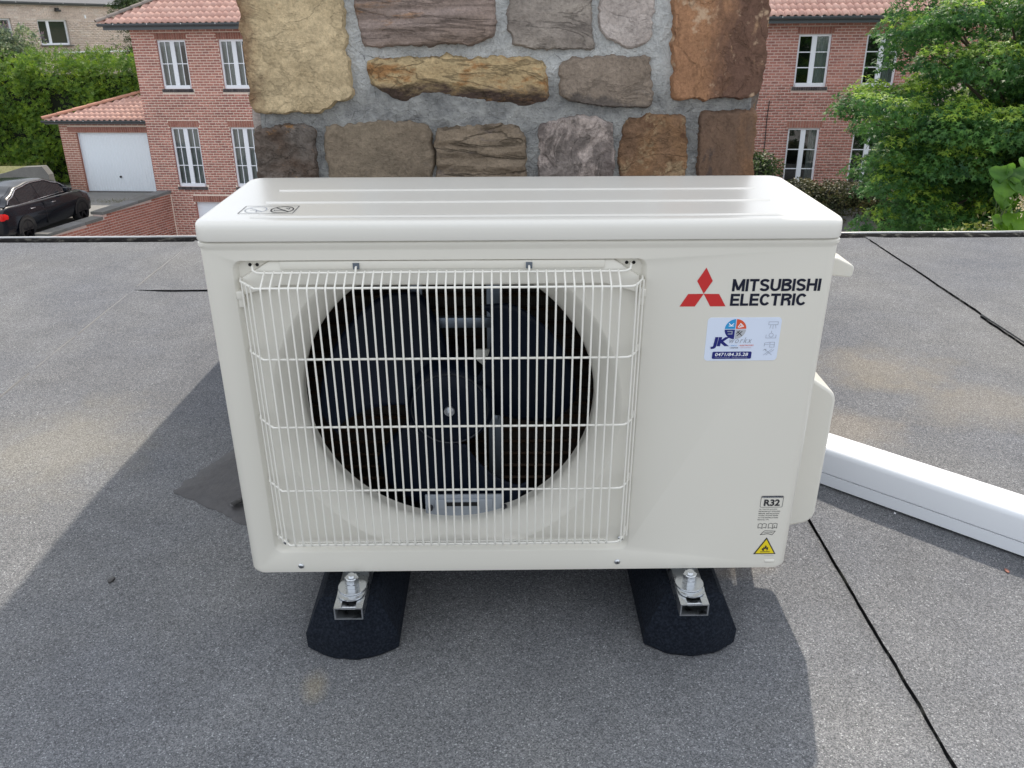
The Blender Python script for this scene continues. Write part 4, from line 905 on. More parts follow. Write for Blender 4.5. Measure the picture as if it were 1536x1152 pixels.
def build_chimney():
    ch = thing('stone_chimney', 'broad chimney of rough brown and tan stones in grey mortar behind the white unit', 'chimney')
    b = MBd(); nx, nz = 150, 260
    ZT = CTOP
    rings = []
    for j in range(nz+1):
        z = ZR+(ZT-ZR)*j/nz; L = []
        for i in range(nx+1):
            x = CX0+0.004+(CX1-CX0-0.008)*i/nx
            d = 0.005*noise.fractal(Vector((x*9, 0, z*9)), 0.8, 2.1, 5)+0.0022*noise.noise(Vector((x*60, 1, z*60)))
            if i in (0, nx): L.append((x+(0.003*noise.noise(Vector((0, i, z*30)))), CY0+0.012, z))
            else: L.append((x, CY0-0.0035-d*1.2, z))
        rings.append(L)
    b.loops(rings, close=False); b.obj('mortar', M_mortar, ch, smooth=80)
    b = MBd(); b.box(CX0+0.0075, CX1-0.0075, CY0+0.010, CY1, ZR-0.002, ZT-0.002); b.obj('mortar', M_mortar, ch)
    SH = [(-0.452, 0.56, 1.85), (-0.570, 0.98, 1.31), (-0.640, 1.22, 0.965), (-0.712, 1.48, 0.43), (-0.716, 1.55, 0.30)]  # unseen left widening, added so its shadow edge lands on the felt
    b = MBd(); b.loops([[(x, y, ZR-0.002), (x, y, ZR+h), (-0.40, y, ZR+h), (-0.40, y, ZR-0.002)] for x, y, h in SH], capa=True, capb=True); b.obj('added_shoulder', M_mortar, ch, weld=True)
    PR = [(0.40, 0.56), (0.424, 0.56), (0.612, 1.20), (0.710, 1.555), (0.40, 1.555)]  # unseen rear widening, added to shade the lid's right end
    b = MBd(); b.loops([[(x, y, ZR-0.002) for x, y in PR], [(x, y, CTOP-0.004) for x, y in PR]], capa=True, capb=True); b.obj('added_shoulder', M_mortar, ch, weld=True)
    dep = {'S1': dnoise(1, 0.008, 7, 7, 0.016), 'S2': dnoise(2, 0.006, 5, 16, 0.013, 0.003), 'S3': s3depth, 'S4': dnoise(4, 0.005, 6, 9, 0.010), 'S5': dnoise(5, 0.005, 8, 8, 0.009),
           'S6': dnoise(6, 0.005, 9, 5, 0.017), 'S7': dnoise(7, 0.004, 6, 7, 0.013), 'S8': dnoise(8, 0.010, 11, 11, 0.013), 'S9': dnoise(9, 0.003, 6, 6, 0.009), 'S10': dnoise(10, 0.008, 6, 12, 0.011, 0.003),
           'S11': dnoise(11, 0.007, 12, 12, 0.011), 'S12': dnoise(12, 0.006, 14, 14, 0.011), 'S13': dnoise(13, 0.004, 10, 4, 0.012)}
    def put(poly, df, m, N, rings_, seed, M, back=0.05, bev=0.011, jag=0.0035):
        b = MBd(); b.loops(stone_mesh(poly, df, N, rings_, seed, bev, back, jag), capb=True); return b.obj('stone', m, ch, M, smooth=70)
    MF = Matrix.Translation((0, CY0, 0))
    lab = {'S1': 'large tan corner stone', 'S3': 'yellow and orange ledge stone with dark broken underside', 'S6': 'tall rusty brown corner stone', 'S12': 'orange mottled stone', 'S11': 'grey stone with pale pink patches', 'S13': 'dark umber corner stone'}
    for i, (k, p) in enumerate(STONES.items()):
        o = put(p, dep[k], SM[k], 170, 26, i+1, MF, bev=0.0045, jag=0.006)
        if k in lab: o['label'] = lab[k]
    ms = list(SM.values())
    rnd = random.Random(5)
    def courses(a0, a1, z0, z1, M, N=44, rg=7):
        z = z0
        while z < z1-0.05:
            h = min(rnd.uniform(0.09, 0.15), z1-z-0.012)
            if z1-(z+h) < 0.06: h = z1-z-0.014
            a = a0+rnd.uniform(0, 0.01)
            while a < a1-0.03:
                wd = rnd.uniform(0.10, 0.22)
                if a1-(a+wd) < 0.08: wd = a1-a
                j = lambda: rnd.uniform(-0.006, 0.006)
                P = [(a+0.012+j(), z+0.012+j()), (a+wd/2, z+0.012+j()), (a+wd-0.012+j(), z+0.012+j()), (a+wd-0.012+j(), z+h/2), (a+wd-0.012+j(), z+h-0.012+j()), (a+wd/2, z+h-0.010+j()), (a+0.012+j(), z+h-0.012+j()), (a+0.012+j(), z+h/2)]
                P = P[::-1]
                put([(q[0], q[1]) for q in P], dnoise(rnd.uniform(0, 99), 0.006, 9, 9, 0.010), rnd.choice(ms), N, rg, rnd.uniform(0, 50), M, 0.03); a += wd
            z += h
    courses(CX0, CX1, ZR+0.01, 0.43, MF, 60, 10)
    courses(CX0, CX1, 0.855, CTOP, MF, 60, 10)
    # stones on the added, unseen left flank
    for k in range(3):
        (xa, ya, ha), (xb, yb, hb_) = SH[k], SH[k+1]; dd = (Vector((xa, ya))-Vector((xb, yb))); L_ = dd.length; dd.normalize()
        MS = Matrix(((dd.x, -dd.y, 0, xb), (dd.y, dd.x, 0, yb), (0, 0, 1, 0), (0, 0, 0, 1)))
        courses(0.01, L_-0.01, ZR+0.01, ZR+hb_-0.02, MS, 30, 5)
    for (xa, ya), (xb, yb) in zip(PR[1:3], PR[2:4]):
        dd = Vector((xb-xa, yb-ya)); L_ = dd.length; dd.normalize()
        courses(0.01, L_-0.01, ZR+0.01, CTOP, Matrix(((dd.x, -dd.y, 0, xa), (dd.y, dd.x, 0, ya), (0, 0, 1, 0), (0, 0, 0, 1))), 30, 5)
    MK = Matrix(((-1, 0, 0, 0), (0, -1, 0, CY1-0.006), (0, 0, 1, 0), (0, 0, 0, 1)))
    courses(-CX1, 0.447, ZR+0.01, CTOP, MK, 30, 5)
build_chimney()

# ================================================================== STREET BEYOND (frame MB)
gz = -6.65
def sheet(name, P, m, kind='structure', th=None):
    b = MBd()
    if th is None: b.add(P, [tuple(range(len(P)))])
    else:
        Q = [(p[0], p[1], p[2]-th) for p in P]; b.loops([Q, P], capa=True, capb=True)
    return b.obj(name, m, None, MB, kind=kind)
sheet('ground', [(-900, -900, gz), (900, -900, gz), (900, 900, gz), (-900, 900, gz)], M_ground)
# raised forecourt in front of the garage
zd = -4.83
sheet('driveway', [(-30, 10, zd), (-15.6, 10, zd), (-12.05, 21.4, zd), (-10.55, 26.0, zd), (-10.95, 34, zd), (-30, 34, zd)], M_paving, th=1.9)
sheet('back_garden_ground', [(-60, 34.02, -2.2), (-8, 34.02, -2.2), (-8, 80, -2.2), (-60, 80, -2.2)], M_lawn, th=4.4)

BV = [(-.5, 0, -.5), (.5, 0, -.5), (.5, 0, .5), (-.5, 0, .5), (-.5, 1, -.5), (.5, 1, -.5), (.5, 1, .5), (-.5, 1, .5)]
BF = [(0, 1, 2, 3), (0, 4, 5, 1), (1, 5, 6, 2), (2, 6, 7, 3), (3, 7, 4, 0)]
def brick_field(u0, u1, v0, v1, holes, H=0.0735, ls=0.20, lh=0.105, j=0.021, proud=0.010, flemish=False, wig=0.002):
    """matrices (u along x, outward -y, v along z) for a flemish-bond field minus holes"""
    out = []; n = int((v1-v0)/H)
    for r in range(n):
        z = v0+(r+0.5)*H; u = u0-(0 if r % 2 == 0 else (ls-lh/2+lh/2)) if flemish else u0-(0 if r % 2 == 0 else ls/2)
        if flemish: u = u0-(0 if r % 2 == 0 else (ls+lh)/2)
        k = 0
        while u < u1:
            L = (ls if (k % 2 == 0) else lh) if flemish else ls
            a, b = max(u, u0), min(u+L, u1); u += L; k += 1
            if b-a < 0.03: continue
            seg = [(a, b)]
            for (h0, h1, g0, g1) in holes:
                if z+H/2-0.012 > g0 and z-H/2+0.012 < g1:
                    ns = []
                    for (c, d) in seg:
                        if d <= h0 or c >= h1: ns.append((c, d))
                        else:
                            if c < h0-0.025: ns.append((c, h0+j))
                            if d > h1+0.025: ns.append((h1, d))
                    seg = ns
            for c, d in seg:
                if d-c < 0.03: continue
                out.append(Matrix.Translation(((c+d)/2-j/2+0, -proud+random.uniform(-wig, wig), z)) @ Matrix.Diagonal((d-c-j, proud+0.02, H-j, 1)))
    return out
def soldier(u0, u1, v0, v1, wdt=0.075, j=0.010, proud=0.011):
    n = max(1, round((u1-u0)/wdt)); w_ = (u1-u0)/n
    return [Matrix.Translation((u0+(i+.5)*w_, -proud+random.uniform(-.002, .002), (v0+v1)/2)) @ Matrix.Diagonal((w_-j, proud+0.02, v1-v0-j, 1)) for i in range(n)]
def wall_mesh(u0, u1, v0, v1, holes, depth, m, parent, reveal=0.12, mr=None):
    us = sorted({u0, u1}|{h[0] for h in holes}|{h[1] for h in holes}); vv = sorted({v0, v1}|{h[2] for h in holes}|{h[3] for h in holes})
    b = MBd()
    for i in range(len(us)-1):
        for k in range(len(vv)-1):
            cu, cv_ = (us[i]+us[i+1])/2, (vv[k]+vv[k+1])/2
            if any(h[0] < cu < h[1] and h[2] < cv_ < h[3] for h in holes): continue
            b.add([(us[i], 0, vv[k]), (us[i+1], 0, vv[k]), (us[i+1], 0, vv[k+1]), (us[i], 0, vv[k+1])], [(0, 1, 2, 3)])
    for h in holes:
        x0, x1, z0, z1 = h
        b.loops([[(x0, -0.009, z0), (x1, -0.009, z0), (x1, -0.009, z1), (x0, -0.009, z1)], [(x0, reveal, z0), (x1, reveal, z0), (x1, reveal, z1), (x0, reveal, z1)]], mi=1)
    b.add([(u0, 0, v0), (u0, depth, v0), (u0, depth, v1), (u0, 0, v1)], [(0, 1, 2, 3)]); b.add([(u1, 0, v0), (u1, depth, v0), (u1, depth, v1), (u1, 0, v1)], [(3, 2, 1, 0)])
    b.add([(u0, depth, v0), (u1, depth, v0), (u1, depth, v1), (u0, depth, v1)], [(3, 2, 1, 0)])
    return b.obj('wall', [m, mr or m], parent)
def window(h, rows, cols, parent, curtain=None, sill=True, open_gap=0.0, y=0.05):
    x0, x1, z0, z1 = h; b = MBd(); f = 0.055; fb = 0.10
    b.box(x0, x0+f, y, y+0.06, z0, z1); b.box(x1-f, x1, y, y+0.06, z0, z1); b.box(x0+f, x1-f, y, y+0.06, z1-f, z1); b.box(x0+f, x1-f, y-0.03, y+0.06, z0, z0+fb)
    xm = (x0+x1)/2; b.box(xm-0.065, xm+0.065, y-0.006, y+0.055, z0+fb, z1-f)
    win = b.obj('window', M_upvc, parent)
    mb = MBd(); gh = (z1-f-z0-fb)/rows; panes = []
    for (a, c) in ((x0+f, xm-0.065), (xm+0.065, x1-f)):
        gw = (c-a)/cols
        for i in range(1, cols): MBd().box(a+gw*i-.011, a+gw*i+.011, y+0.012, y+0.035, z0+fb, z1-f).obj('muntin', M_upvc, win)
        for k in range(1, rows): MBd().box(a, c, y+0.010, y+0.036, z0+fb+gh*k-.012, z0+fb+gh*k+.012).obj('muntin', M_upvc, win)
        for i in range(cols):
            for k in range(rows): MBd().add([(a+gw*i, y+0.024, z0+fb+gh*k), (a+gw*(i+1), y+0.024, z0+fb+gh*k), (a+gw*(i+1), y+0.024, z0+fb+gh*(k+1)), (a+gw*i, y+0.024, z0+fb+gh*(k+1))], [(0, 1, 2, 3)]).obj('pane', M_glass, win)
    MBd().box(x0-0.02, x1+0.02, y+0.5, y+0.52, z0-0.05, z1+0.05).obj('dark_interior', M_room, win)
    if curtain:
        for (c0, c1) in curtain:
            rg = []; n = 26
            for k in range(n+1):
                t = k/n; x = x0+(x1-x0)*(c0+(c1-c0)*t); yy = y+0.14+0.022*math.sin(t*(c1-c0)*60)
                rg.append([(x, yy, z0+fb*.5), (x, yy, z1-f*.5)])
            MBd().loops(rg, close=False).obj('curtain', M_curt, win, smooth=80)
    if sill:
        Ms = [Matrix.Translation((x0-0.045+(i+.5)*(x1-x0+0.09)/15, -0.035, z0-0.045)) @ Matrix.Rotation(R(-8), 4, 'X') @ Matrix.Diagonal(((x1-x0+0.09)/15-0.012, 0.10, 0.085, 1)) for i in range(15)]
        P = np.array([list(v)+[1] for v in BV]).T; V = []; F = []
        for i, M in enumerate(Ms):
            V += [tuple(q) for q in (np.array(M) @ P)[:3].T]; F += [tuple(a+8*i for a in f_) for f_ in BF]
        mesh_ = mesh('sill', V, F, M_sillb); link('sill', mesh_, win)
    return win
# roof tile (s-profile), local: x across, y up the slope, z normal
def tile_proto(wd=0.205, ln=0.36):
    n = 8; V = []; F = []
    for yy, zo in ((0, 0.022), (ln, 0.0)):
        for k in range(n+1):
            t = k/n; V.append(((t-.5)*wd, yy, zo+0.028*math.sin(t*2*math.pi-0.6)+0.01))
    for k in range(n): F.append((k, k+1, n+2+k, n+1+k))
    base = len(V)
    for k in range(n+1): t = k/n; V.append(((t-.5)*wd, 0.004, 0.028*math.sin(t*2*math.pi-0.6)-0.004))
    for k in range(n): F.append((base+k, base+k+1, k+1, k))
    return V, F
TP = tile_proto()
def slope_M(u, yv, v, pitch):
    return Matrix.Translation((u, yv, v)) @ Matrix.Rotation(R(pitch), 4, 'X')
def gutter(u0, u1, y, v, parent, r=0.065):
    b = MBd(); prof = [(y-r*1.0, v+0.012), (y-r*1.05, v), (y-r*0.8, v-r*0.75), (y-r*0.2, v-r*1.05), (y+r*0.5, v-r*0.8), (y+r*0.8, v-r*0.2), (y+r*0.8, v+.01)]
    b.loops([[(u, p[0], p[1]) for p in prof] for u in (u0, u1)], close=False)
    for u in (u0, u1): b.add([(u, p[0], p[1]) for p in prof], [tuple(range(7))])
    g = b.obj('gutter', M_zincg, parent, smooth=70)
    k = u0+0.5
    while k < u1: MBd().box(k-.012, k+.012, y-r*1.1, y-r*1.0, v-0.02, v+0.016).obj('gutter_bracket', M_alu, g); k += 1.0
def ridge_piece(P, Q, m, parent, n, name='ridge_tile', r=0.075):
    P, Q = Vector(P), Vector(Q); d = (Q-P)/n; dd = d.normalized(); side = dd.cross(Vector((0, 0, 1))).normalized(); upv = side.cross(dd)
    V = []; F = []; s = 7
    for e, rr in ((0, r*1.12), (d.length*1.06, r*0.95)):
        for k in range(s+1):
            a = math.pi*k/s; V.append(tuple(dd*e+side*rr*math.cos(a)+upv*rr*math.sin(a)))
    for k in range(s): F.append((k, k+1, s+2+k, s+1+k))
    me = mesh(name, V, F, m); me.polygons.foreach_set('use_smooth', [True]*len(me.polygons))
    for i in range(n): link(name, me, parent, Matrix.Translation(P+d*i))

FAC = MB @ Matrix.Translation((0, 25, 0)) @ Matrix.Rotation(R(-6.214), 4, 'Z')
def house(u0, u1, seen, wins, label, mats, extra_holes=(), hipL=False, rowsL=None, name='brick_house', curtains=True, single=False):
    mb, mj, ml = mats
    t = thing(name, label, 'house', FAC @ Matrix.Translation((0, 0, 0)))
    U, L = (-1.34, 0.0), (-4.19, -2.43); holes = []
    for (a, c) in wins: holes.append((a, c, U[0], U[1])); holes.append((a, c, L[0], L[1]))
    holes += list(extra_holes)
    wall_mesh(u0, u1, gz, 0.36, holes, 8.0, mj, t, mr=mb)
    # bricks: seen ones first
    bl = [(h[0]-0.05, h[1]+0.05, h[3], h[3]+0.20) for h in holes]
    sl_ = [(h[0]-0.06, h[1]+0.06, h[2]-0.09, h[2]) for h in holes if h not in extra_holes]
    M = brick_field(u0, u1, gz+0.02, 0.29, list(holes)+bl+sl_)
    inv = lambda m_: 0 if seen[0] < m_.translation.x < seen[1] and m_.translation.z > -5.5 else 1
    M.sort(key=lambda m_: (inv(m_), -m_.translation.z))
    pieces('brick', (BV, BF), mb, M, t, 300)
    so_ = []
    for h in holes: so_ += soldier(h[0]-0.05, h[1]+0.05, h[3]+0.005, h[3]+0.195)
    so_.sort(key=inv); pieces('lintel_brick', (BV, BF), ml, so_, t, 120)
    for (a, c) in wins:
        vis = seen[0]-1 < a < seen[1]+1
        cu = None
        if curtains: cu = [(0.02, 0.72 if single is False else 0.5)]
        window((a, c, U[0], U[1]), 2 if not single else 3, 2 if not single else 1, t, cu if curtains else [(0.56, 0.97)])
        window((a, c, L[0], L[1]), 3, 2 if not single else 1, t, [(0.02, 0.98)] if curtains else [(0.72, 0.98)])
    # eaves
    MBd().box(u0-0.55 if hipL else u0, u1, -0.42, 0.02, 0.285, 0.315).obj('soffit', M_upvc if False else M_greywall, t)
    MBd().box(u0-0.55 if hipL else u0, u1, -0.44, -0.40, 0.27, 0.40).obj('fascia', M_zincg, t)
    gutter(u0-0.65 if hipL else u0, u1+0.1, -0.52, 0.425, t)
    return t
def tile_roof(t, u0, u1, yv, v, pitch, rows, seen, hip=None, mt=M_tile, gauge=0.315, limit=300, hipR=None):
    """front slope tiles; hip = plan slope of a left hip (u advance per metre of depth)"""
    Ms = []; cp, sp = math.cos(R(pitch)), math.sin(R(pitch)); nu = int((u1-u0)/0.185)
    for r in range(rows):
        for k in range(nu):
            u = u0+(k+.5)*0.185; dep = r*gauge*cp
            if hip is not None and u < u0+hip*dep+0.02: continue
            if hipR is not None and u > u1-hipR*dep-0.02: continue
            Ms.append(slope_M(u, yv+dep, v+r*gauge*sp, pitch) @ Matrix.Rotation(R(random.uniform(-.6, .6)), 4, 'X'))
    Ms.sort(key=lambda m_: (0 if seen[0] < m_.translation.x < seen[1] else 1, m_.translation.z))
    pieces('roof_tile', TP, mt, Ms, t, limit, smooth=True)
    # boarding beneath and rear slope
    D = rows*gauge*cp; Z = rows*gauge*sp; h = hip or 0
    b = MBd(); b.add([(u0, yv, v-0.03), (u1, yv, v-0.03), (u1-(hipR or 0)*D, yv+D, v+Z-0.03), (u0+h*D, yv+D, v+Z-0.03)], [(0, 1, 2, 3)])
    b.add([(u0+h*D, yv+D, v+Z-0.03), (u1-(hipR or 0)*D, yv+D, v+Z-0.03), (u1, yv+2*D, v-0.03), (u0, yv+2*D, v-0.03)], [(0, 1, 2, 3)])
    b.add([(u0, yv, v-0.03), (u0+h*D, yv+D, v+Z-0.03), (u0, yv+2*D, v-0.03)], [(0, 1, 2)]); b.add([(u1, yv, v-0.03), (u1-(hipR or 0)*D, yv+D, v+Z-0.03), (u1, yv+2*D, v-0.03)], [(0, 2, 1)])
    b.obj('roof', M_tileg, t)
    return D, Z
hl_ = house(-10.80, -0.02, (-10.9, -7.0), [(-10.05, -9.18), (-8.19, -7.32), (-6.33, -5.46), (-4.4, -3.53), (-2.4, -1.53)],
            'pink red brick house with grid paned white windows, left of the stone chimney', (M_brick, M_joint, M_lint), extra_holes=[(-9.62, -7.2, -6.6, -4.66)], hipL=True)
MBd().box(-9.62, -7.2, 0.10, 0.14, -6.6, -4.66).obj('basement_garage_door', M_door, hl_)
D_, Z_ = tile_roof(hl_, -11.42, -0.02, -0.55, 0.44, 27, 13, (-11.5, -6.9), hip=1.0)
ridge_piece((-11.45, -0.58, 0.47), (-11.45+D_, -0.58+D_, 0.47+Z_), M_tileg, hl_, 15)
# grey lichen-covered tiles beside the hip
b = MBd()
hr_ = house(0.02, 11.25, (7.0, 11.3), [(1.2, 2.07), (3.2, 4.07), (6.28, 7.15), (8.12, 8.99), (9.91, 10.78)],
            'darker red brick house partly behind the maple, right of the stone chimney', (M_brick2, M_joint2, M_lint), curtains=False, single=True)
D_, Z_ = tile_roof(hr_, 0.02, 11.36, -0.55, 0.45, 27, 13, (6.9, 11.4))
# downpipe crack line / cable on the right facade
MBd().tube([(7.52, -0.016, -1.7), (7.50, -0.016, -2.2), (7.515, -0.016, -2.8), (7.50, -0.016, -3.4)], 0.012, 6).obj('facade_cable', M_plastic, hr_)

# garage, set back 2.5 m
GAR = FAC @ Matrix.Translation((0, 2.5, 0))
def build_garage():
    t = thing('brick_garage', 'low brick garage with white up and over door and red tiled roof', 'garage', GAR)
    s = 1.083
    u0, u1, vt = -15.24, -10.9, -2.50; dh = (-14.67, -12.18, zd, -2.85)
    wall_mesh(u0, u1, zd-0.3, vt, [dh], 5.0, M_joint, t, mr=M_lint)
    bl = (dh[0]-0.28, dh[1]+0.1, dh[3], dh[3]+0.19)
    M = brick_field(u0, u1, zd, vt-0.03, [dh, bl]); M.sort(key=lambda m_: -m_.translation.z)
    pieces('brick', (BV, BF), M_wbrick if False else brickm('soft_pink_brick', [(0.34, 0.15, 0.11), (0.42, 0.20, 0.15), (0.38, 0.17, 0.13), (0.46, 0.24, 0.19)]), M, t, 300)
    pieces('lintel_brick', (BV, BF), M_lint, soldier(bl[0], bl[1], bl[2]+.005, bl[3]), t, 60)
    n = 24; w_ = (dh[1]-dh[0]-0.06)/n
    b = MBd()
    b.box(dh[0], dh[0]+0.03, 0.08, 0.13, dh[2], dh[3]); b.box(dh[1]-0.03, dh[1], 0.08, 0.13, dh[2], dh[3]); b.box(dh[0]+.03, dh[1]-.03, 0.08, 0.13, dh[3]-0.03, dh[3])
    d = b.obj('garage_door', M_door, t)
    P = ([(-.5, 0, 0), (-.38, -.012, 0), (.38, -.012, 0), (.5, 0, 0), (-.5, 0, 1), (-.38, -.012, 1), (.38, -.012, 1), (.5, 0, 1)], [(0, 1, 5, 4), (1, 2, 6, 5), (2, 3, 7, 6)])
    pieces('door_panel', P, M_door, [Matrix.Translation((dh[0]+0.03+(i+.5)*w_, 0.11, dh[2]+0.02)) @ Matrix.Diagonal((w_, 1, dh[3]-dh[2]-0.05, 1)) for i in range(n)], d, 60)
    b = MBd(); b.cyl(((dh[0]+dh[1])/2-0.0, 0.055, dh[2]+0.52), 0.035, 0.05, 'y', 12); b.obj('handle', M_plastic, d)
    MBd().box(dh[0], dh[1], 0.06, 0.10, dh[2]-0.002, dh[2]+0.035).obj('threshold', M_concd, t)
    MBd().box(u0-0.35, u1, -0.22, 0.02, vt-0.06, vt-0.02).obj('soffit', M_greywall, t)
    gutter(u0-0.40, u1+0.05, -0.26, vt+0.05, t, 0.06)
    D, Z = tile_roof(t, u0-0.28, u1+1.2, -0.28, vt+0.07, 17, 9, (u0-1, u1), hip=1.05, limit=300)
    ridge_piece((u0-0.34, -0.30, vt+0.11), (u0-0.34+1.05*D, -0.30+D, vt+0.11+Z), M_tileo, t, 8, r=0.08)
build_garage()

# retaining wall
def build_retaining():
    A, Bp = Vector((-10.33, 26.12)), Vector((-11.83, 21.36)); d = (Bp-A).normalized()
    # local: x along from near end (B) to house (A); outward -y must face +x
    dirx = (A-Bp).normalized(); ln = (A-Bp).length; outy = Vector((dirx.y, -dirx.x))   # points to +x side
    M = MB @ Matrix(((dirx.x, -outy.x, 0, Bp.x), (dirx.y, -outy.y, 0, Bp.y), (0, 0, 1, 0), (0, 0, 0, 1)))
    t = thing('retaining_wall', 'orange red brick retaining wall with stepped grey coping beside the garage forecourt', 'wall', M)
    st = ln-2.98   # step between the two coping flights
    tops = lambda x: (-4.68+(x/st)*0.06) if x < st else (-4.50+((x-st)/(ln-st))*0.12)
    b = MBd(); b.add([(0, 0, gz), (ln, 0, gz), (ln, 0, tops(ln)), (st, 0, tops(st+.01)), (st, 0, tops(st-.01)), (0, 0, tops(0)), (0, 0.30, gz), (ln, 0.30, gz), (ln, 0.30, tops(ln)), (st, 0.30, tops(st+.01)), (st, 0.30, tops(st-.01)), (0, 0.30, tops(0))],
                      [(0, 1, 2, 3, 4, 5), (0, 5, 11, 6), (5, 4, 10, 11), (4, 3, 9, 10), (3, 2, 8, 9)]); b.obj('wall', M_joint2, t)
    Ms = brick_field(0, ln, gz+0.02, -4.2, [], flemish=False)
    Ms = [m_ for m_ in Ms if m_.translation.z+0.035 < tops(m_.translation.x)-0.01]
    Ms.sort(key=lambda m_: -m_.translation.z+0*m_.translation.x); pieces('brick', (BV, BF), M_wbrick, Ms, t, 300)
    for (a, c) in ((0, st), (st, ln)):
        n = 3 if a == 0 else 4; w_ = (c-a)/n
        for i in range(n):
            x0, x1 = a+i*w_, a+(i+1)*w_-0.012; z0, z1 = tops(a+.01+(x0-a)), tops(min(x1, c-.01)); b = MBd()
            V = [(x0, -0.05, z0), (x1, -0.05, z1), (x1, 0.36, z1), (x0, 0.36, z0)]
            b.loops([V, [(p[0], p[1], p[2]+0.075) for p in V]], capa=True, capb=True); b.obj('coping_stone', M_concd if i % 2 else M_conc, t)
    MBd().box(ln-0.03, ln+0.0, -0.03, -0.001, gz, -4.42).obj('expansion_joint', M_joint, t)
build_retaining()

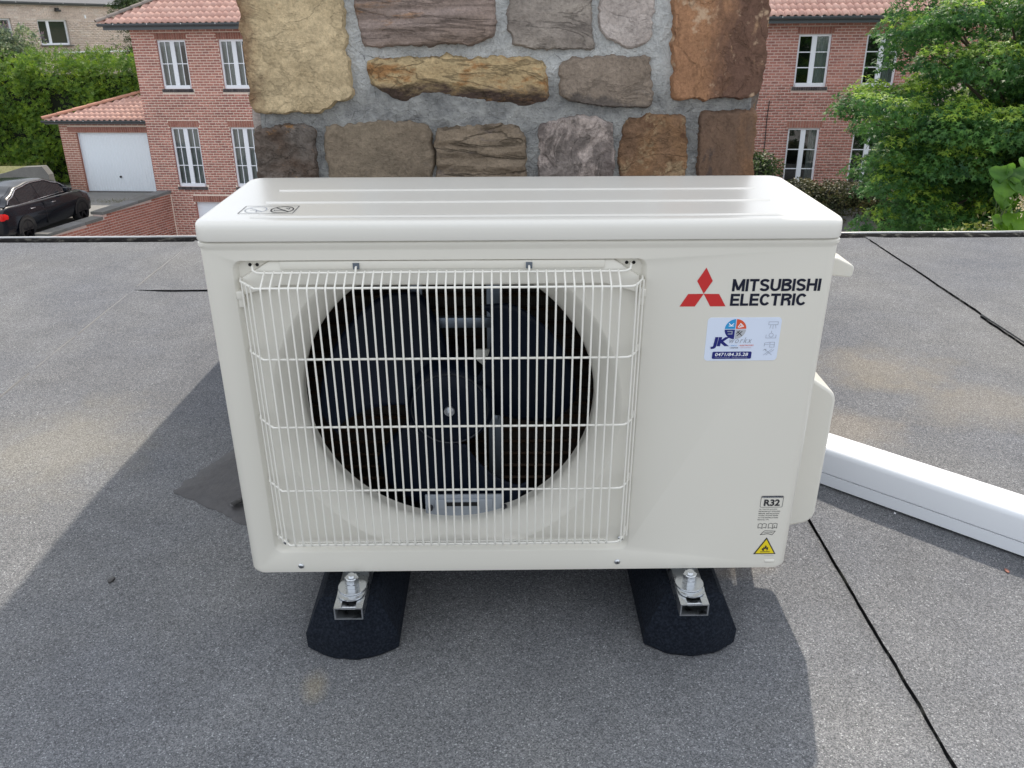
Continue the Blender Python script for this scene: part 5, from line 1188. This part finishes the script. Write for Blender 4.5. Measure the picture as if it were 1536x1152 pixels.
# ---- car
def build_car():
    rear, front = Vector((-12.22, 21.45)), Vector((-12.02, 24.05)); dirv = (front-rear).normalized()
    # local: x right side outward (+x to the right of travel), y forward, origin mid-rear-axle on ground ; near side wheels are the right-hand ones
    right = Vector((dirv.y, -dirv.x)); org = rear-right*0.98
    M = MB @ Matrix(((right.x, dirv.x, 0, org.x), (right.y, dirv.y, 0, org.y), (0, 0, 1, zd), (0, 0, 0, 1)))
    t = thing('parked_car', 'black four door saloon car with chrome window trim parked before the garage', 'car', M)
    WB = 2.60; y0, y1 = -0.92, WB+0.80
    def ip(x, P):
        for (a, va), (b_, vb) in zip(P, P[1:]):
            if a <= x <= b_:
                s = (x-a)/(b_-a); s = s*s*(3-2*s); return va+(vb-va)*s
        return P[-1][1] if x > P[-1][0] else P[0][1]
    deck = [(y0, 0.80), (y0+0.10, 0.98), (y0+0.35, 1.03), (0.2, 1.00), (1.2, 0.97), (2.2, 0.95), (2.75, 0.90), (3.3, 0.78), (y1, 0.55)]
    wid = [(y0, 0.72), (y0+0.15, 0.85), (y0+0.6, 0.90), (1.3, 0.915), (2.6, 0.905), (3.2, 0.84), (y1-0.05, 0.70), (y1, 0.62)]
    bot = [(y0, 0.42), (y0+0.15, 0.26), (0.5, 0.20), (2.3, 0.20), (3.3, 0.22), (y1, 0.34)]
    rg = []
    for k in range(49):
        y = y0+(y1-y0)*k/48; w_, h_, b_ = ip(y, wid), ip(y, deck), ip(y, bot); m_ = (h_+b_)/2
        half = [(0, b_), (w_*0.80, b_), (w_*0.95, b_+0.05), (w_*0.985, b_+0.22), (w_, m_+0.08), (w_*0.985, h_-0.20), (w_*0.955, h_-0.09), (w_*0.91, h_-0.035), (w_*0.78, h_), (w_*0.4, h_+0.018), (0, h_+0.02)]
        rg.append([(x, y, z) for x, z in half]+[(-x, y, z) for x, z in half[-2:0:-1]])
    b = MBd(); b.loops(rg, capa=True, capb=True); body = b.obj('body', M_carp, t, smooth=60, weld=True)
    # greenhouse
    top = [(-0.62, 1.02), (-0.25, 1.22), (0.30, 1.40), (0.9, 1.455), (1.4, 1.44), (1.9, 1.30), (2.42, 0.98)]
    def gh(ins, zoff, w0=0.80, w1=0.60):
        r_ = []
        for k in range(33):
            y = -0.62+3.04*k/32; h_ = ip(y, top)+zoff; base = 0.96; f = max(0.0, min(1, (h_-base)/0.5)); wt = w0+(w1-w0)*f
            r_.append([(w0-ins+0.02, y, base-0.02), (w0-ins, y, base), (wt+0.05*(1-f)-ins, y, base+(h_-base)*0.86), (wt-0.06-ins, y, base+(h_-base)*0.97), (0, y, h_), (-(wt-0.06-ins), y, base+(h_-base)*0.97), (-(wt+0.05*(1-f)-ins), y, base+(h_-base)*0.86), (-(w0-ins), y, base), (-(w0-ins+0.02), y, base-0.02)])
        return r_
    b = MBd(); b.loops(gh(0, 0), close=False); b.obj('cabin', M_carp, t, smooth=60)
    # side glass panels (slightly proud), each side
    def sx(y, z, off=0.006):
        h_ = ip(y, top); f = max(0, min(1, (h_-0.96)/0.5)); wt = 0.60*f+0.80*(1-f)+0.05*(1-f); u = (z-0.96)/max(0.01, (h_-0.96)*0.86)
        return 0.80+(wt-0.80)*min(1, u)+off
    for s in (1, -1):
        for (a, c) in ((-0.36, 0.02), (0.06, 0.86), (0.93, 1.98)):
            rg = []; n = 10
            for k in range(n+1):
                y = a+(c-a)*k/n; zt = min(ip(y, top)-0.10, 0.96+(ip(y, top)-0.96)*0.82); zt = max(zt, 1.0); rg.append([(s*sx(y, z), y, z) for z in (0.985, (0.985+zt)/2, zt)])
            MBd().loops(rg, close=False).obj('side_window', M_cglass, t, smooth=80)
        MBd().tube([(s*0.818, y, 0.972) for y in np.linspace(-0.42, 2.12, 12)], 0.011, 6).obj('chrome_strip', M_chrome, t, smooth=60)
        arc = [(s*(sx(y, min(ip(y, top)-0.075, 0.96+(ip(y, top)-0.96)*0.84))+0.004), y, max(0.985, min(ip(y, top)-0.075, 0.96+(ip(y, top)-0.96)*0.85))) for y in np.linspace(-0.44, 2.14, 26)]
        MBd().tube(arc, 0.012, 6).obj('chrome_strip', M_chrome, t, smooth=60)
        for y in (0.30, 1.22): MBd().box(s*0.905-0.02, s*0.905+0.02, y, y+0.17, 0.80, 0.825, bev=0.008).obj('door_handle', M_chrome, t, smooth=40)
        for y in (0.90,): MBd().box(s*0.900-0.012, s*0.900+0.0125, y, y+0.008, 0.30, 0.93).obj('door_gap', M_plastic, t)
        b = MBd(); b.box(s*0.97-0.09, s*0.97+0.06, 1.86, 1.98, 0.97, 1.10, bev=0.03); b.obj('wing_mirror', M_carp, t, smooth=50)
        # tail lamp wrapping the corner
        rg = []
        for k in range(7):
            y = y0-0.012+0.055*k; w_ = ip(y, wid)*0.985+0.012; rg.append([(s*(w_-(0.10 if k == 0 else 0)), y, 0.70), (s*(w_+.004-(0.10 if k == 0 else 0)), y, 0.79), (s*(w_-0.02-(0.10 if k == 0 else 0)), y, 0.90-0.01*k)])
        MBd().loops(rg, close=False).obj('tail_light', M_tail, t, smooth=60)
    # rear and front screens
    for (a, c) in ((-0.56, 0.22), (1.55, 2.36)):
        rg = []
        for k in range(9):
            y = a+(c-a)*k/8; h_ = ip(y, top); f = max(0, min(1, (h_-0.96)/0.5)); wt = 0.80+(0.60-0.80)*f-0.11; rg.append([(x, y, h_+0.008-0.03*(abs(x)/wt)**2*0+(-0.03*(h_-0.96)*(abs(x)/wt))) for x in np.linspace(-wt, wt, 7)])
        MBd().loops(rg, close=False).obj('windscreen', M_cglass, t, smooth=80)
    for s in (1, -1):
        for yc in (0.0, WB):
            w_ = MBd(); N = 36; x0_ = s*0.71; rg = [[(x0_+s*dx, yc+r*math.cos(2*math.pi*k/N), 0.325+r*math.sin(2*math.pi*k/N)) for k in range(N)] for r, dx in [(0.225, 0.19), (0.24, 0.203), (0.30, 0.205), (0.320, 0.19), (0.325, 0.16), (0.325, 0.03), (0.30, 0.0)]]
            ty = w_.loops(rg, capb=True).obj('tyre', M_tyre, t, smooth=40)
            rm = MBd(); rg = [[(x0_+s*dx, yc+r*math.cos(2*math.pi*k/N), 0.325+r*math.sin(2*math.pi*k/N)) for k in range(N)] for r, dx in [(0.228, 0.198), (0.215, 0.195), (0.205, 0.12), (0.06, 0.11)]]
            rm.loops(rg, capb=True); ro = rm.obj('rim', M_rim, ty, smooth=30)
            for q in range(5):
                a = 2*math.pi*q/5+0.3; sp = MBd(); ca, sa = math.cos(a), math.sin(a)
                P = [(0.03, -0.035), (0.21, -0.018), (0.21, 0.018), (0.03, 0.035)]
                f_ = lambda dx: [(x0_+s*dx, yc+p*ca-q_*sa, 0.325+p*sa+q_*ca) for p, q_ in P]
                sp.loops([f_(0.15), f_(0.200)], capa=True, capb=True); sp.obj('spoke', M_chrome if q == 1 and False else M_rim, ro)
            # arch
            ar = MBd(); ar.loops([[(s*0.9095 if yc == 0 else s*0.908, yc+r*math.cos(R(a)), 0.325+r*math.sin(R(a))) for a in range(-5, 186, 10)] for r in (0.0, 0.375)], close=False)
            ar.obj('wheel_arch', M_plastic, t)
    b = MBd(); b.box(-0.26, 0.26, y0-0.03, y0+0.0, 0.72, 0.83); b.obj('number_plate', M_white, t)
build_car()

# ---- beige house behind the hedge
def build_beige():
    P1, P2 = Vector((-19.64, 36.0)), Vector((-16.6, 41.0)); d = (P2-P1).normalized()
    # local x along facade (left->right), facade outward = towards camera side (+x,-y)
    M = MB @ Matrix(((d.x, -d.y, 0, P1.x), (d.y, d.x, 0, P1.y), (0, 0, 1, 0), (0, 0, 0, 1)))
    t = thing('beige_house', 'beige brick house with white casement windows above the conifer hedge', 'house', M)
    holes = [(1.33, 2.63, -0.15, 0.82), (-1.6, 0.25, -0.15, 0.85)]
    wall_mesh(-6, 9.5, -2.4, 1.36, holes, 7, M_jointb, t, mr=M_beige)
    Ms = brick_field(-1.5, 9.5, -2.3, 1.35, holes, H=0.070, proud=0.006, j=0.008, flemish=False, ls=0.20)
    Ms.sort(key=lambda m_: (0 if m_.translation.x < 6 and m_.translation.z > -0.6 else 1, -m_.translation.z)); pieces('brick', (BV, BF), M_beige, Ms, t, 300)
    for (x0, x1, z0, z1) in holes:
        y = 0.08; b = MBd(); f = 0.07
        b.box(x0, x0+f, y, y+.06, z0, z1); b.box(x1-f, x1, y, y+.06, z0, z1); b.box(x0+f, x1-f, y, y+.06, z1-f, z1); b.box(x0+f, x1-f, y-.03, y+.06, z0, z0+f); xm = x0+(x1-x0)*0.36; b.box(xm-.06, xm+.06, y-.006, y+.05, z0+f, z1-f)
        wn = b.obj('window', M_upvc, t)
        for (a, c) in ((x0+f, xm-.06), (xm+.06, x1-f)): MBd().add([(a, y+.03, z0+f), (c, y+.03, z0+f), (c, y+.03, z1-f), (a, y+.03, z1-f)], [(0, 1, 2, 3)]).obj('pane', mat('reflecting_pane', (0.03, 0.045, 0.03), 0.03), wn)
        MBd().box(x0-.05, x1+.1, -0.08, 0.05, z0-.05, z0-.005).obj('sill', M_conc, wn)
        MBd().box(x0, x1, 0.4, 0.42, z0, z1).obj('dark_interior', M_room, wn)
    gutter(-6, 9.6, -0.12, 1.44, t, 0.08)
    b = MBd(); b.add([(-6, -0.1, 1.47), (9.6, -0.1, 1.47), (9.6, 3.5, 3.2), (-6, 3.5, 3.2)], [(0, 1, 2, 3)]); b.add([(-6, 3.5, 3.2), (9.6, 3.5, 3.2), (9.6, 7.1, 1.72), (-6, 7.1, 1.72)], [(0, 1, 2, 3)]); b.obj('roof', M_greywall, t)
    b = MBd(); b.box(2.20, 2.34, -0.10, 0.0, 1.20, 1.27, bev=.01); b.box(2.12, 2.36, -0.20, -0.08, 1.12, 1.20, bev=.02); b.obj('security_lamp', M_plastic, t)
    MBd().box(3.48, 3.55, -0.03, 0.0, 0.88, 1.00).obj('wall_vent', M_white, t)
    MBd().box(2.0, 9.5, -0.03, 0.0, -0.47, -0.42).obj('white_band', M_white, t)
build_beige()

# ---- foliage
def leaf_cloud(centers, normals, size, proto, mats, name, parent=None, jitter=0.7, M=None, smooth=False, sizes=None):
    """centers (n,3), normals (n,3); proto = (verts in xy plane, tri faces)"""
    n = len(centers); nr = normals+np.random.normal(0, jitter, (n, 3)); nr /= np.linalg.norm(nr, axis=1)[:, None]+1e-9
    a = np.random.normal(0, 1, (n, 3)); t1 = np.cross(nr, a); t1 /= np.linalg.norm(t1, axis=1)[:, None]+1e-9; t2 = np.cross(nr, t1)
    s = (size*np.random.uniform(0.65, 1.25, n)) if sizes is None else sizes
    pv = np.array(proto[0]); V = centers[:, None, :]+(t1[:, None, :]*pv[None, :, 0:1]+t2[:, None, :]*pv[None, :, 1:2]+nr[:, None, :]*pv[None, :, 2:3])*s[:, None, None]
    F = np.array(proto[1])[None]+(np.arange(n)*len(pv))[:, None, None]
    return link(name, npmesh(name, V.reshape(-1, 3), F.reshape(-1, 3), mats), parent, M)
def star(nl=5, notch=0.36):
    V = [(0, 0, 0.0)]; F = []
    for k in range(nl):
        a = R(-120+240*k/(nl-1))+math.pi/2; rr = 1.0 if k == nl//2 else (0.92 if k in (1, 3) else 0.7)
        V.append((rr*math.cos(a), rr*math.sin(a), -0.18))
        if k < nl-1: a2 = R(-120+240*(k+.5)/(nl-1))+math.pi/2; V.append((notch*math.cos(a2), notch*math.sin(a2), 0.03))
    for k in range(1, len(V)-1): F.append((0, k, k+1))
    return V, F
STAR = star()
OVAL = ([(0, -0.5, 0), (0.28, 0, -0.08), (0, 0.6, 0), (-0.28, 0, -0.08)], [(0, 1, 2), (0, 2, 3)])
SPRAY = ([(0, 0, 0), (-0.45, 0.55, 0.05), (-0.33, 0.62, 0), (0, 0.1, 0), (-0.12, 0.95, -0.06), (0.06, 0.98, -0.06), (0.08, 0.1, 0), (0.30, 0.72, 0), (0.44, 0.62, 0.05)], [(0, 1, 2), (0, 2, 3), (0, 4, 5), (3, 5, 6), (0, 7, 8), (6, 7, 0)])
def clusters(n, center, rad, fill=0.35, seed=0, noise_amp=0.18, noise_f=0.8, zmin=None):
    rs = np.random.RandomState(seed); out = []
    while len(out) < n:
        d = rs.normal(0, 1, 3); d /= np.linalg.norm(d); r = 1-fill*rs.rand()**1.6
        q = 1+noise_amp*1.6*noise.noise(Vector(d*noise_f*3+np.array([seed, 0, 0])))
        p = np.array(center)+d*r*q*np.array(rad)
        if zmin is not None and p[2] < zmin: continue
        out.append((p, d))
    return out
def tree(name, label, cat, base, center, rad, ncl, per, csize, lsize, m, proto, seed, trunk_r=0.14, flat_=0.45, up_=0.9, group=None, zmin=None, fill=0.4, extra=(), jit=0.5):
    t = thing(name, label, cat, MB @ Matrix.Translation(base), group)
    rel = np.array(center)-np.array(base); cl = clusters(ncl, rel, rad, fill, seed, zmin=zmin); rs = np.random.RandomState(seed+1)
    if cat == 'tree' and rad[0] > 2:
        for _k in range(260):
            d = rs.normal(0, 1, 3); d /= np.linalg.norm(d); cl.append((rel+d*rs.uniform(0.1, 0.8)*np.array(rad), d))
    for e in extra: cl.append((np.array(e)-np.array(base), np.array((-1.0, 0, .2))))
    C_, N_ = [], []
    for p, d in cl:
        k = int(per*rs.uniform(0.6, 1.4)); off = rs.normal(0, 1, (k, 3))*csize*np.array([1, 1, flat_]); off[:, 2] -= 0.35*(off[:, 0]**2+off[:, 1]**2)/max(csize, .01)
        C_.append(p+off); N_.append(np.tile(np.array([d[0]*0.35, d[1]*0.35, up_]), (k, 1)))
    leaf_cloud(np.concatenate(C_), np.concatenate(N_), lsize, proto, m, 'crown', t, jit)
    b = MBd(); top = Vector(rel); b.tube([(0, 0, 0), (0.05, 0.02, top.z*0.35), (-0.04, 0, top.z*0.7), (top.x*0.6, top.y*.6, top.z+rad[2]*0.4)], [trunk_r, trunk_r*0.8, trunk_r*0.6, trunk_r*0.2], 10)
    for k in range(14):
        p, d = cl[(k*37) % len(cl)]; s_ = Vector((0, 0, top.z*(0.45+0.04*k))); e = Vector(p); b.tube([s_, s_.lerp(e, 0.5)+Vector((0, 0, 0.15*rad[2])), e], [trunk_r*.4, trunk_r*.25, trunk_r*.06], 6)
    b.obj('trunk', M_bark, t, smooth=60)
    return t
M_lit_top = leafm('sunlit_maple_leaf', [(0.20, 0.36, 0.06), (0.28, 0.46, 0.08), (0.36, 0.52, 0.10), (0.17, 0.31, 0.06)], 0.55)  # paler colour paints sunlight onto the leaves on top of each bough
def bough_tree(name, label, base, center, rad, nb, seed, extra=(), leaf=0.058, br=0.46, per=560):
    t = thing(name, label, 'tree', MB @ Matrix.Translation(base)); rel = np.array(center)-np.array(base); rs = np.random.RandomState(seed)
    B = [(p, d, br*rs.uniform(0.7, 1.25)) for p, d in clusters(nb, rel, rad, 0.30, seed, 0.16)]
    for _k in range(nb//2):
        d = rs.normal(0, 1, 3); d /= np.linalg.norm(d); B.append((rel+d*rs.uniform(0.2, 0.7)*np.array(rad), d, br*1.3))
    for e in extra: B.append((np.array(e[:3])-np.array(base), np.array((-1.0, 0, .2)), e[3]))
    C_, N_, CY, NY = [], [], [], []
    for p, d, r in B:
        k = int(per*(r/br)**2); q = rs.normal(0, 1, (k, 3)); q /= np.linalg.norm(q, axis=1)[:, None]; q[:, 2] = np.abs(q[:, 2])*rs.choice([1, 1, 1, -0.5], k)
        lob = np.array([1+0.35*noise.noise(Vector((v[0]*2.5+p[0]*7, v[1]*2.5, v[2]*2.5))) for v in q]); rr = (1-0.35*rs.rand(k)**2)*lob
        sh = np.array([r*1.15, r*1.0, r*0.62]); P = p+q*rr[:, None]*sh; P[:, 2] -= 0.25*((P[:, 0]-p[0])**2+(P[:, 1]-p[1])**2)/r
        nn = q*0.5+np.array([0, -0.15, 0.55]); lit_top = (q[:, 2] > 0.62) & (rs.rand(k) < 0.75)
        C_.append(P[~lit_top]); N_.append(nn[~lit_top]); CY.append(P[lit_top]); NY.append(nn[lit_top])
    leaf_cloud(np.concatenate(C_), np.concatenate(N_), leaf, STAR, M_maple, 'crown', t, 0.42)
    leaf_cloud(np.concatenate(CY), np.concatenate(NY), leaf*1.05, STAR, M_lit_top, 'sunlit_leaves', t, 0.42)
    b = MBd(); b.tube([(0, 0, 0), (0.05, 0.02, rel[2]*0.35), (-0.04, 0, rel[2]*0.7), (rel[0]*0.6, rel[1]*.6, rel[2]+rad[2]*0.4)], [0.15, 0.12, 0.09, 0.03], 10)
    for p, d, r in B[::4]:
        s_ = Vector((0, 0, rel[2]*rs.uniform(0.45, 0.9))); e = Vector(p); b.tube([s_, s_.lerp(e, 0.5)+Vector((0, 0, 0.12*rad[2])), e], [0.05, 0.03, 0.008], 6)
    b.obj('trunk', M_bark, t, smooth=60); return t
bough_tree('maple_tree', 'large leafy green maple with star shaped leaves in front of the darker brick house', (8.3, 13.0, gz), (8.55, 12.9, -1.35), (2.75, 2.5, 2.75), 190, 3,
           extra=[(5.05, 12.0, -0.86, .20), (5.35, 12.0, -0.95, .30), (5.7, 12.0, -1.05, .40), (5.25, 12.0, -1.18, .22), (5.75, 12.1, -1.55, .42), (5.55, 12, -2.05, .34), (5.5, 12, -2.55, .36), (6.0, 12, -0.35, .36), (6.15, 12, 0.25, .36), (5.95, 12, -2.3, .45)])
tree('maple_tree', 'second smaller maple with dense dark foliage, filling the far right behind the big maple', 'tree', (12.5, 18.0, gz), (12.5, 18.0, -1.6), (3.6, 2.6, 3.4), 420, 55, 0.26, 0.10, M_maple, STAR, 9, fill=0.5)
# conifer hedge
def conifer_hedge():
    t = thing('conifer_hedge', 'tall dense bright green conifer hedge behind the garage on the left', 'hedge', MB @ Matrix.Translation((-17, 31.5, zd)))
    rs = np.random.RandomState(11); C_, N_ = [], []
    x0, x1 = -5.5, 6.9; nb = 900
    for i in range(nb):
        x = rs.uniform(x0, x1); z = rs.uniform(0.1, 4.35) if rs.rand() < 0.8 else rs.uniform(3.6, 4.4)
        topz = 4.34+0.42*noise.noise(Vector((x*0.9, 0, 0)))+0.12*noise.noise(Vector((x*3, 0, 4))); z = min(z, topz)
        y = -0.9+0.5*noise.noise(Vector((x*0.8, z*0.8, 2)))+rs.uniform(-0.15, 0.5)+(0.5*(z/4.3)**3)
        if z > topz-0.3: y += rs.uniform(0, 1.4)
        k = 34; off = rs.normal(0, 1, (k, 3))*np.array([0.20, 0.14, 0.15]); C_.append(np.array([x, y, z])+off); N_.append(np.tile((0.15, -0.8, 0.55), (k, 1)))
    leaf_cloud(np.concatenate(C_), np.concatenate(N_), 0.15, SPRAY, M_conif, 'foliage', t, 0.6)
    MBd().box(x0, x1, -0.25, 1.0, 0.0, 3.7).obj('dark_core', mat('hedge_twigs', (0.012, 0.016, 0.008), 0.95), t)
conifer_hedge()
tree('buddleia_bush', 'grey green buddleia with purple flower spikes below the beige house', 'bush', (-18.2, 33.6, -2.2), (-18.75, 33.2, -0.40), (1.85, 1.1, 1.1), 300, 52, 0.18, 0.11, M_bud, OVAL, 21, 0.07, fill=0.5, up_=0.4)
bud = bpy.data.objects['buddleia_bush']
rs = np.random.RandomState(2)
for k in range(26):
    a = rs.uniform(0, 6.28); r_ = rs.uniform(0.2, 1.25); p = Vector((-0.2+1.4*r_*math.cos(a), -0.4+0.6*r_*math.sin(a), 1.65+1.05*math.sqrt(max(0, 1-(r_/1.4)**2))-0.05)); d = Vector((rs.uniform(-.5, .5), rs.uniform(-.3, .3), 1)).normalized()
    n = 90; tt = rs.rand(n); C_ = np.array([list(p+d*0.26*q) for q in tt])+rs.normal(0, 0.022, (n, 3))*(1.1-tt[:, None]); leaf_cloud(C_, np.tile(list(d), (n, 1)), 0.03, OVAL, M_budf, 'flower_spike', bud, 1.0)
def hedge_blob(name, label, cat, center, rad, n, lsize, m, seed, core=True, proto=OVAL, base_z=None):
    t = thing(name, label, cat, MB @ Matrix.Translation((center[0], center[1], base_z if base_z is not None else center[2]-rad[2])))
    rs = np.random.RandomState(seed); rel = np.array([0, 0, center[2]-(base_z if base_z is not None else center[2]-rad[2])])
    d = rs.normal(0, 1, (n, 3)); d /= np.linalg.norm(d, axis=1)[:, None]; rr = np.array([1+0.22*noise.noise(Vector(v*3.0+np.array([seed, 0, 0])))+0.12*noise.noise(Vector(v*8)) for v in d]); r = (1-0.35*rs.rand(n)**2)*rr
    C_ = rel+d*r[:, None]*np.array(rad); leaf_cloud(C_, d*0.6+np.array([0, 0, 0.5]), lsize, proto, m, 'foliage', t, 0.7)
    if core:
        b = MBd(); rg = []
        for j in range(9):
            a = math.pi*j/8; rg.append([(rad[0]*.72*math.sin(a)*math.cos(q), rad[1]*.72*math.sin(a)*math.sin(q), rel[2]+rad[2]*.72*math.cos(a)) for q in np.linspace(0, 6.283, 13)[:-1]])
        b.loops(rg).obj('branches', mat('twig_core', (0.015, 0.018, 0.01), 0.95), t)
    return t
# right-hand terrace with hedge in front of the right house
sheet('terrace', [(4.6, 19.6, -3.95), (9.0, 19.6, -3.95), (9.6, 23.5, -3.95), (4.6, 23.9, -3.95)], M_paving, th=2.7)
gw = thing('garden_wall', 'dark grey rendered garden wall with a dark opening below the trailing hedge', 'wall', MB @ Matrix.Translation((7.6, 19.5, gz)))
MBd().box(-3.0, 1.22, 0.0, 0.10, 0.0, 2.72).obj('wall_face', M_greywall, gw)
MBd().box(-3.0, 2.6, -0.02, 0.12, 2.72, 2.84).obj('coping', M_concd, gw)
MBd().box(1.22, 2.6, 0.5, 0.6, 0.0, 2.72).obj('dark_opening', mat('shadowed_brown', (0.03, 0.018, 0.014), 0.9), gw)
hedge_blob('laurel_bush', 'small glossy round laurel bush just right of the stone chimney', 'bush', (6.15, 20.6, -3.15), (0.68, 0.6, 0.55), 3600, 0.075, M_hedge, 31)
for i, (cx, cy, cz, rx, rz, lab) in enumerate([(7.15, 20.0, -3.62, 0.62, 0.42, 'trailing brownish green hedge next to the laurel bush'), (7.95, 19.8, -3.70, 0.62, 0.50, 'middle mound of the trailing hedge over the grey garden wall'), (8.75, 19.8, -3.72, 0.60, 0.46, 'right mound of the trailing hedge below the partly hidden window')]):
    hedge_blob('trailing_hedge', lab, 'hedge', (cx, cy, cz), (rx, 0.5, rz), 3600, 0.07, M_hedge2, 40+i)
# broad leaved plant with white blossom at far right
def broad_plant():
    t = thing('broad_leaf_shrub', 'shrub with broad bright green leaves and white blossom at the right edge of the photo', 'shrub', MB @ Matrix.Translation((4.58, 7.4, gz)))
    b = MBd(); H = -1.0-gz
    b.tube([(0, 0, 0), (0.05, 0, 2.5), (0, 0, H-0.5)], [0.05, 0.035, 0.02], 8)
    rs = np.random.RandomState(5); cen = []
    V = []; F = []; n = 8
    for j in range(n+1):
        u = j/n; w_ = 0.72*math.sin(math.pi*min(1, u*0.93+0.07))**0.8*(1.15-u*0.75)
        for k in range(5): q = (k-2)/2; V.append((q*w_, u, 0.10*abs(q)-0.25*u*u-0.04*math.sin(u*9+q*2)))
    for j in range(n):
        for k in range(4): F.append((j*5+k, j*5+k+1, (j+1)*5+k+1, (j+1)*5+k))
    me = mesh('leaf', V, F, M_big); me.polygons.foreach_set('use_smooth', [True]*len(me.polygons))
    spots = [(-0.42, -0.4, -1.03), (-0.36, -0.4, -1.01), (-0.30, -0.4, -1.05), (-0.38, -0.45, -1.12), (-0.28, -0.42, -1.14), (-0.22, -.4, -1.10), (-0.20, -.4, -1.22), (-0.30, -.42, -1.24), (-0.26, -.45, -1.48), (-0.34, -.42, -1.50), (-0.40, -.4, -1.44), (-0.22, -.42, -1.42), (-0.15, -.4, -1.50), (-0.12, -.4, -1.3), (-0.1, -.4, -1.15), (-0.12, -.35, -1.02)]
    spots += [(rs.uniform(-0.2, 0.5), rs.uniform(-0.4, 0.3), rs.uniform(-1.9, -0.95)) for _ in range(22)]
    for s_ in spots:
        a = math.pi+rs.uniform(-1.1, 1.1); sc = rs.uniform(0.15, 0.21); z = s_[2]-gz
        M = Matrix.Translation((s_[0], s_[1], z)) @ Matrix.Rotation(a, 4, 'Z') @ Matrix.Rotation(R(rs.uniform(-75, -25)), 4, 'X') @ Matrix.Scale(sc, 4)
        link('leaf', me, t, M); b.tube([(s_[0]*.3, s_[1]*.2+0.1, z-0.35), (s_[0]*.7, s_[1]*.7+0.05, z-0.12), (s_[0], s_[1], z)], [0.005, 0.004, 0.002], 5)
    b.obj('stem', mat('green_stem', (0.05, 0.09, 0.03), 0.7), t, smooth=60)
    for c in ((-0.22, -0.5, -1.33), (-0.12, -0.5, -1.38), (-0.24, -0.48, -1.27), (-0.02, -0.45, -1.17)):
        nn = 60; P = np.array([c[0], c[1], c[2]-gz])+rs.normal(0, 1, (nn, 3))*np.array([0.030, 0.03, 0.040]); leaf_cloud(P, np.tile((0, -.5, .6), (nn, 1)), 0.028, OVAL, M_bloom, 'blossom', t, 1.0)
broad_plant()
hedge_blob('low_shrub', 'low yellow green shrub just over the roof edge at the far right', 'shrub', (5.1, 7.9, -2.05), (1.0, 0.6, 0.42), 3200, 0.05, leafm('yellow_green_leaf', [(0.10, 0.15, 0.03), (0.2, 0.24, 0.05), (0.13, 0.12, 0.04)]), 61, base_z=gz)
# left grass bank with low concrete wall
sheet('grass_bank', [(-24, 26.32, -3.86), (-15.2, 26.32, -3.80), (-15.5, 28.0, -3.78), (-24, 28.5, -3.8)], M_lawn, th=0.9)
lw = thing('concrete_wall', 'low sloping grey concrete wall behind the black car', 'wall', MB @ Matrix.Translation((-15.6, 26.0, zd)))
b = MBd(); P = [(-4.5, 0.80), (-0.6, 0.92), (0.3, 1.10), (0.95, 1.28), (1.55, 1.30), (1.70, 1.05), (1.74, 0.0), (-4.5, 0.0)]
b.loops([[(p[0], 0, p[1]) for p in P], [(p[0], 0.3, p[1]) for p in P]], capa=True, capb=True); b.obj('wall_face', M_conc, lw, weld=True)
rs = np.random.RandomState(8); n = 2600
C_ = np.column_stack([rs.uniform(-9, 0, n), rs.uniform(-1.0, 2, n), np.zeros(n)+0.04]); BL = ([(-.06, 0, 0), (.06, 0, 0), (0, 0.25, 1)], [(0, 1, 2)])
g = leaf_cloud(C_, np.tile((0, 0, 1.0), (n, 1)), 0.10, BL, leafm('grass_blade', [(0.16, 0.18, 0.05), (0.25, 0.24, 0.09), (0.10, 0.14, 0.04)]), 'grass', None, 0.25, MB @ Matrix.Translation((-15.2, 27.0, -3.86))); g['kind'] = 'stuff'; g['label'] = 'dry yellowish grass on the bank behind the car'; g['category'] = 'grass'
# moss and weeds on the forecourt
n = 500; C_ = np.column_stack([rs.normal(0, 0.55, n), rs.normal(0, 0.22, n), np.zeros(n)+.01]); g = leaf_cloud(C_, np.tile((0, 0, 1.0), (n, 1)), 0.06, BL, M_lawn, 'weeds', None, 0.3, MB @ Matrix.Translation((-12.55, 27.2, zd))); g['kind'] = 'stuff'; g['label'] = 'pale weeds growing on the forecourt before the garage door'; g['category'] = 'weeds'
# dark conifer between the two houses, left
tree('dark_conifer', 'dark narrow conifer between the beige house and the brick house', 'tree', (-13.9, 35.0, -2.2), (-13.9, 35.0, 0.2), (0.75, 0.75, 2.6), 160, 40, 0.2, 0.16, M_hedge, SPRAY, 71, 0.1, fill=0.4)
# terrace of houses far behind on the right
def far_house():
    t = thing('far_brick_house', 'red brick house far behind the maple with dark red tiled roof', 'house', MB @ Matrix.Translation((20, 36, gz)))
    Ms = brick_field(-7, 7, 5.0, 7.6, [], flemish=False, H=0.1, ls=0.3); 
    b = MBd(); b.box(-7, 7, 0.0, 8, 0, 7.6); b.obj('wall', M_joint2, t); pieces('brick', (BV, BF), M_brick2, Ms, t, 0)
    tile_roof(t, -7.3, 7.3, -0.4, 7.65, 35, 14, (0, 0), limit=0); gutter(-7.3, 7.3, -0.4, 7.6, t)
far_house()
# objects check helper values
for o in bpy.data.objects:
    if o.type == 'MESH' and o.parent is None and 'label' not in o and 'kind' not in o: o['kind'] = 'structure'
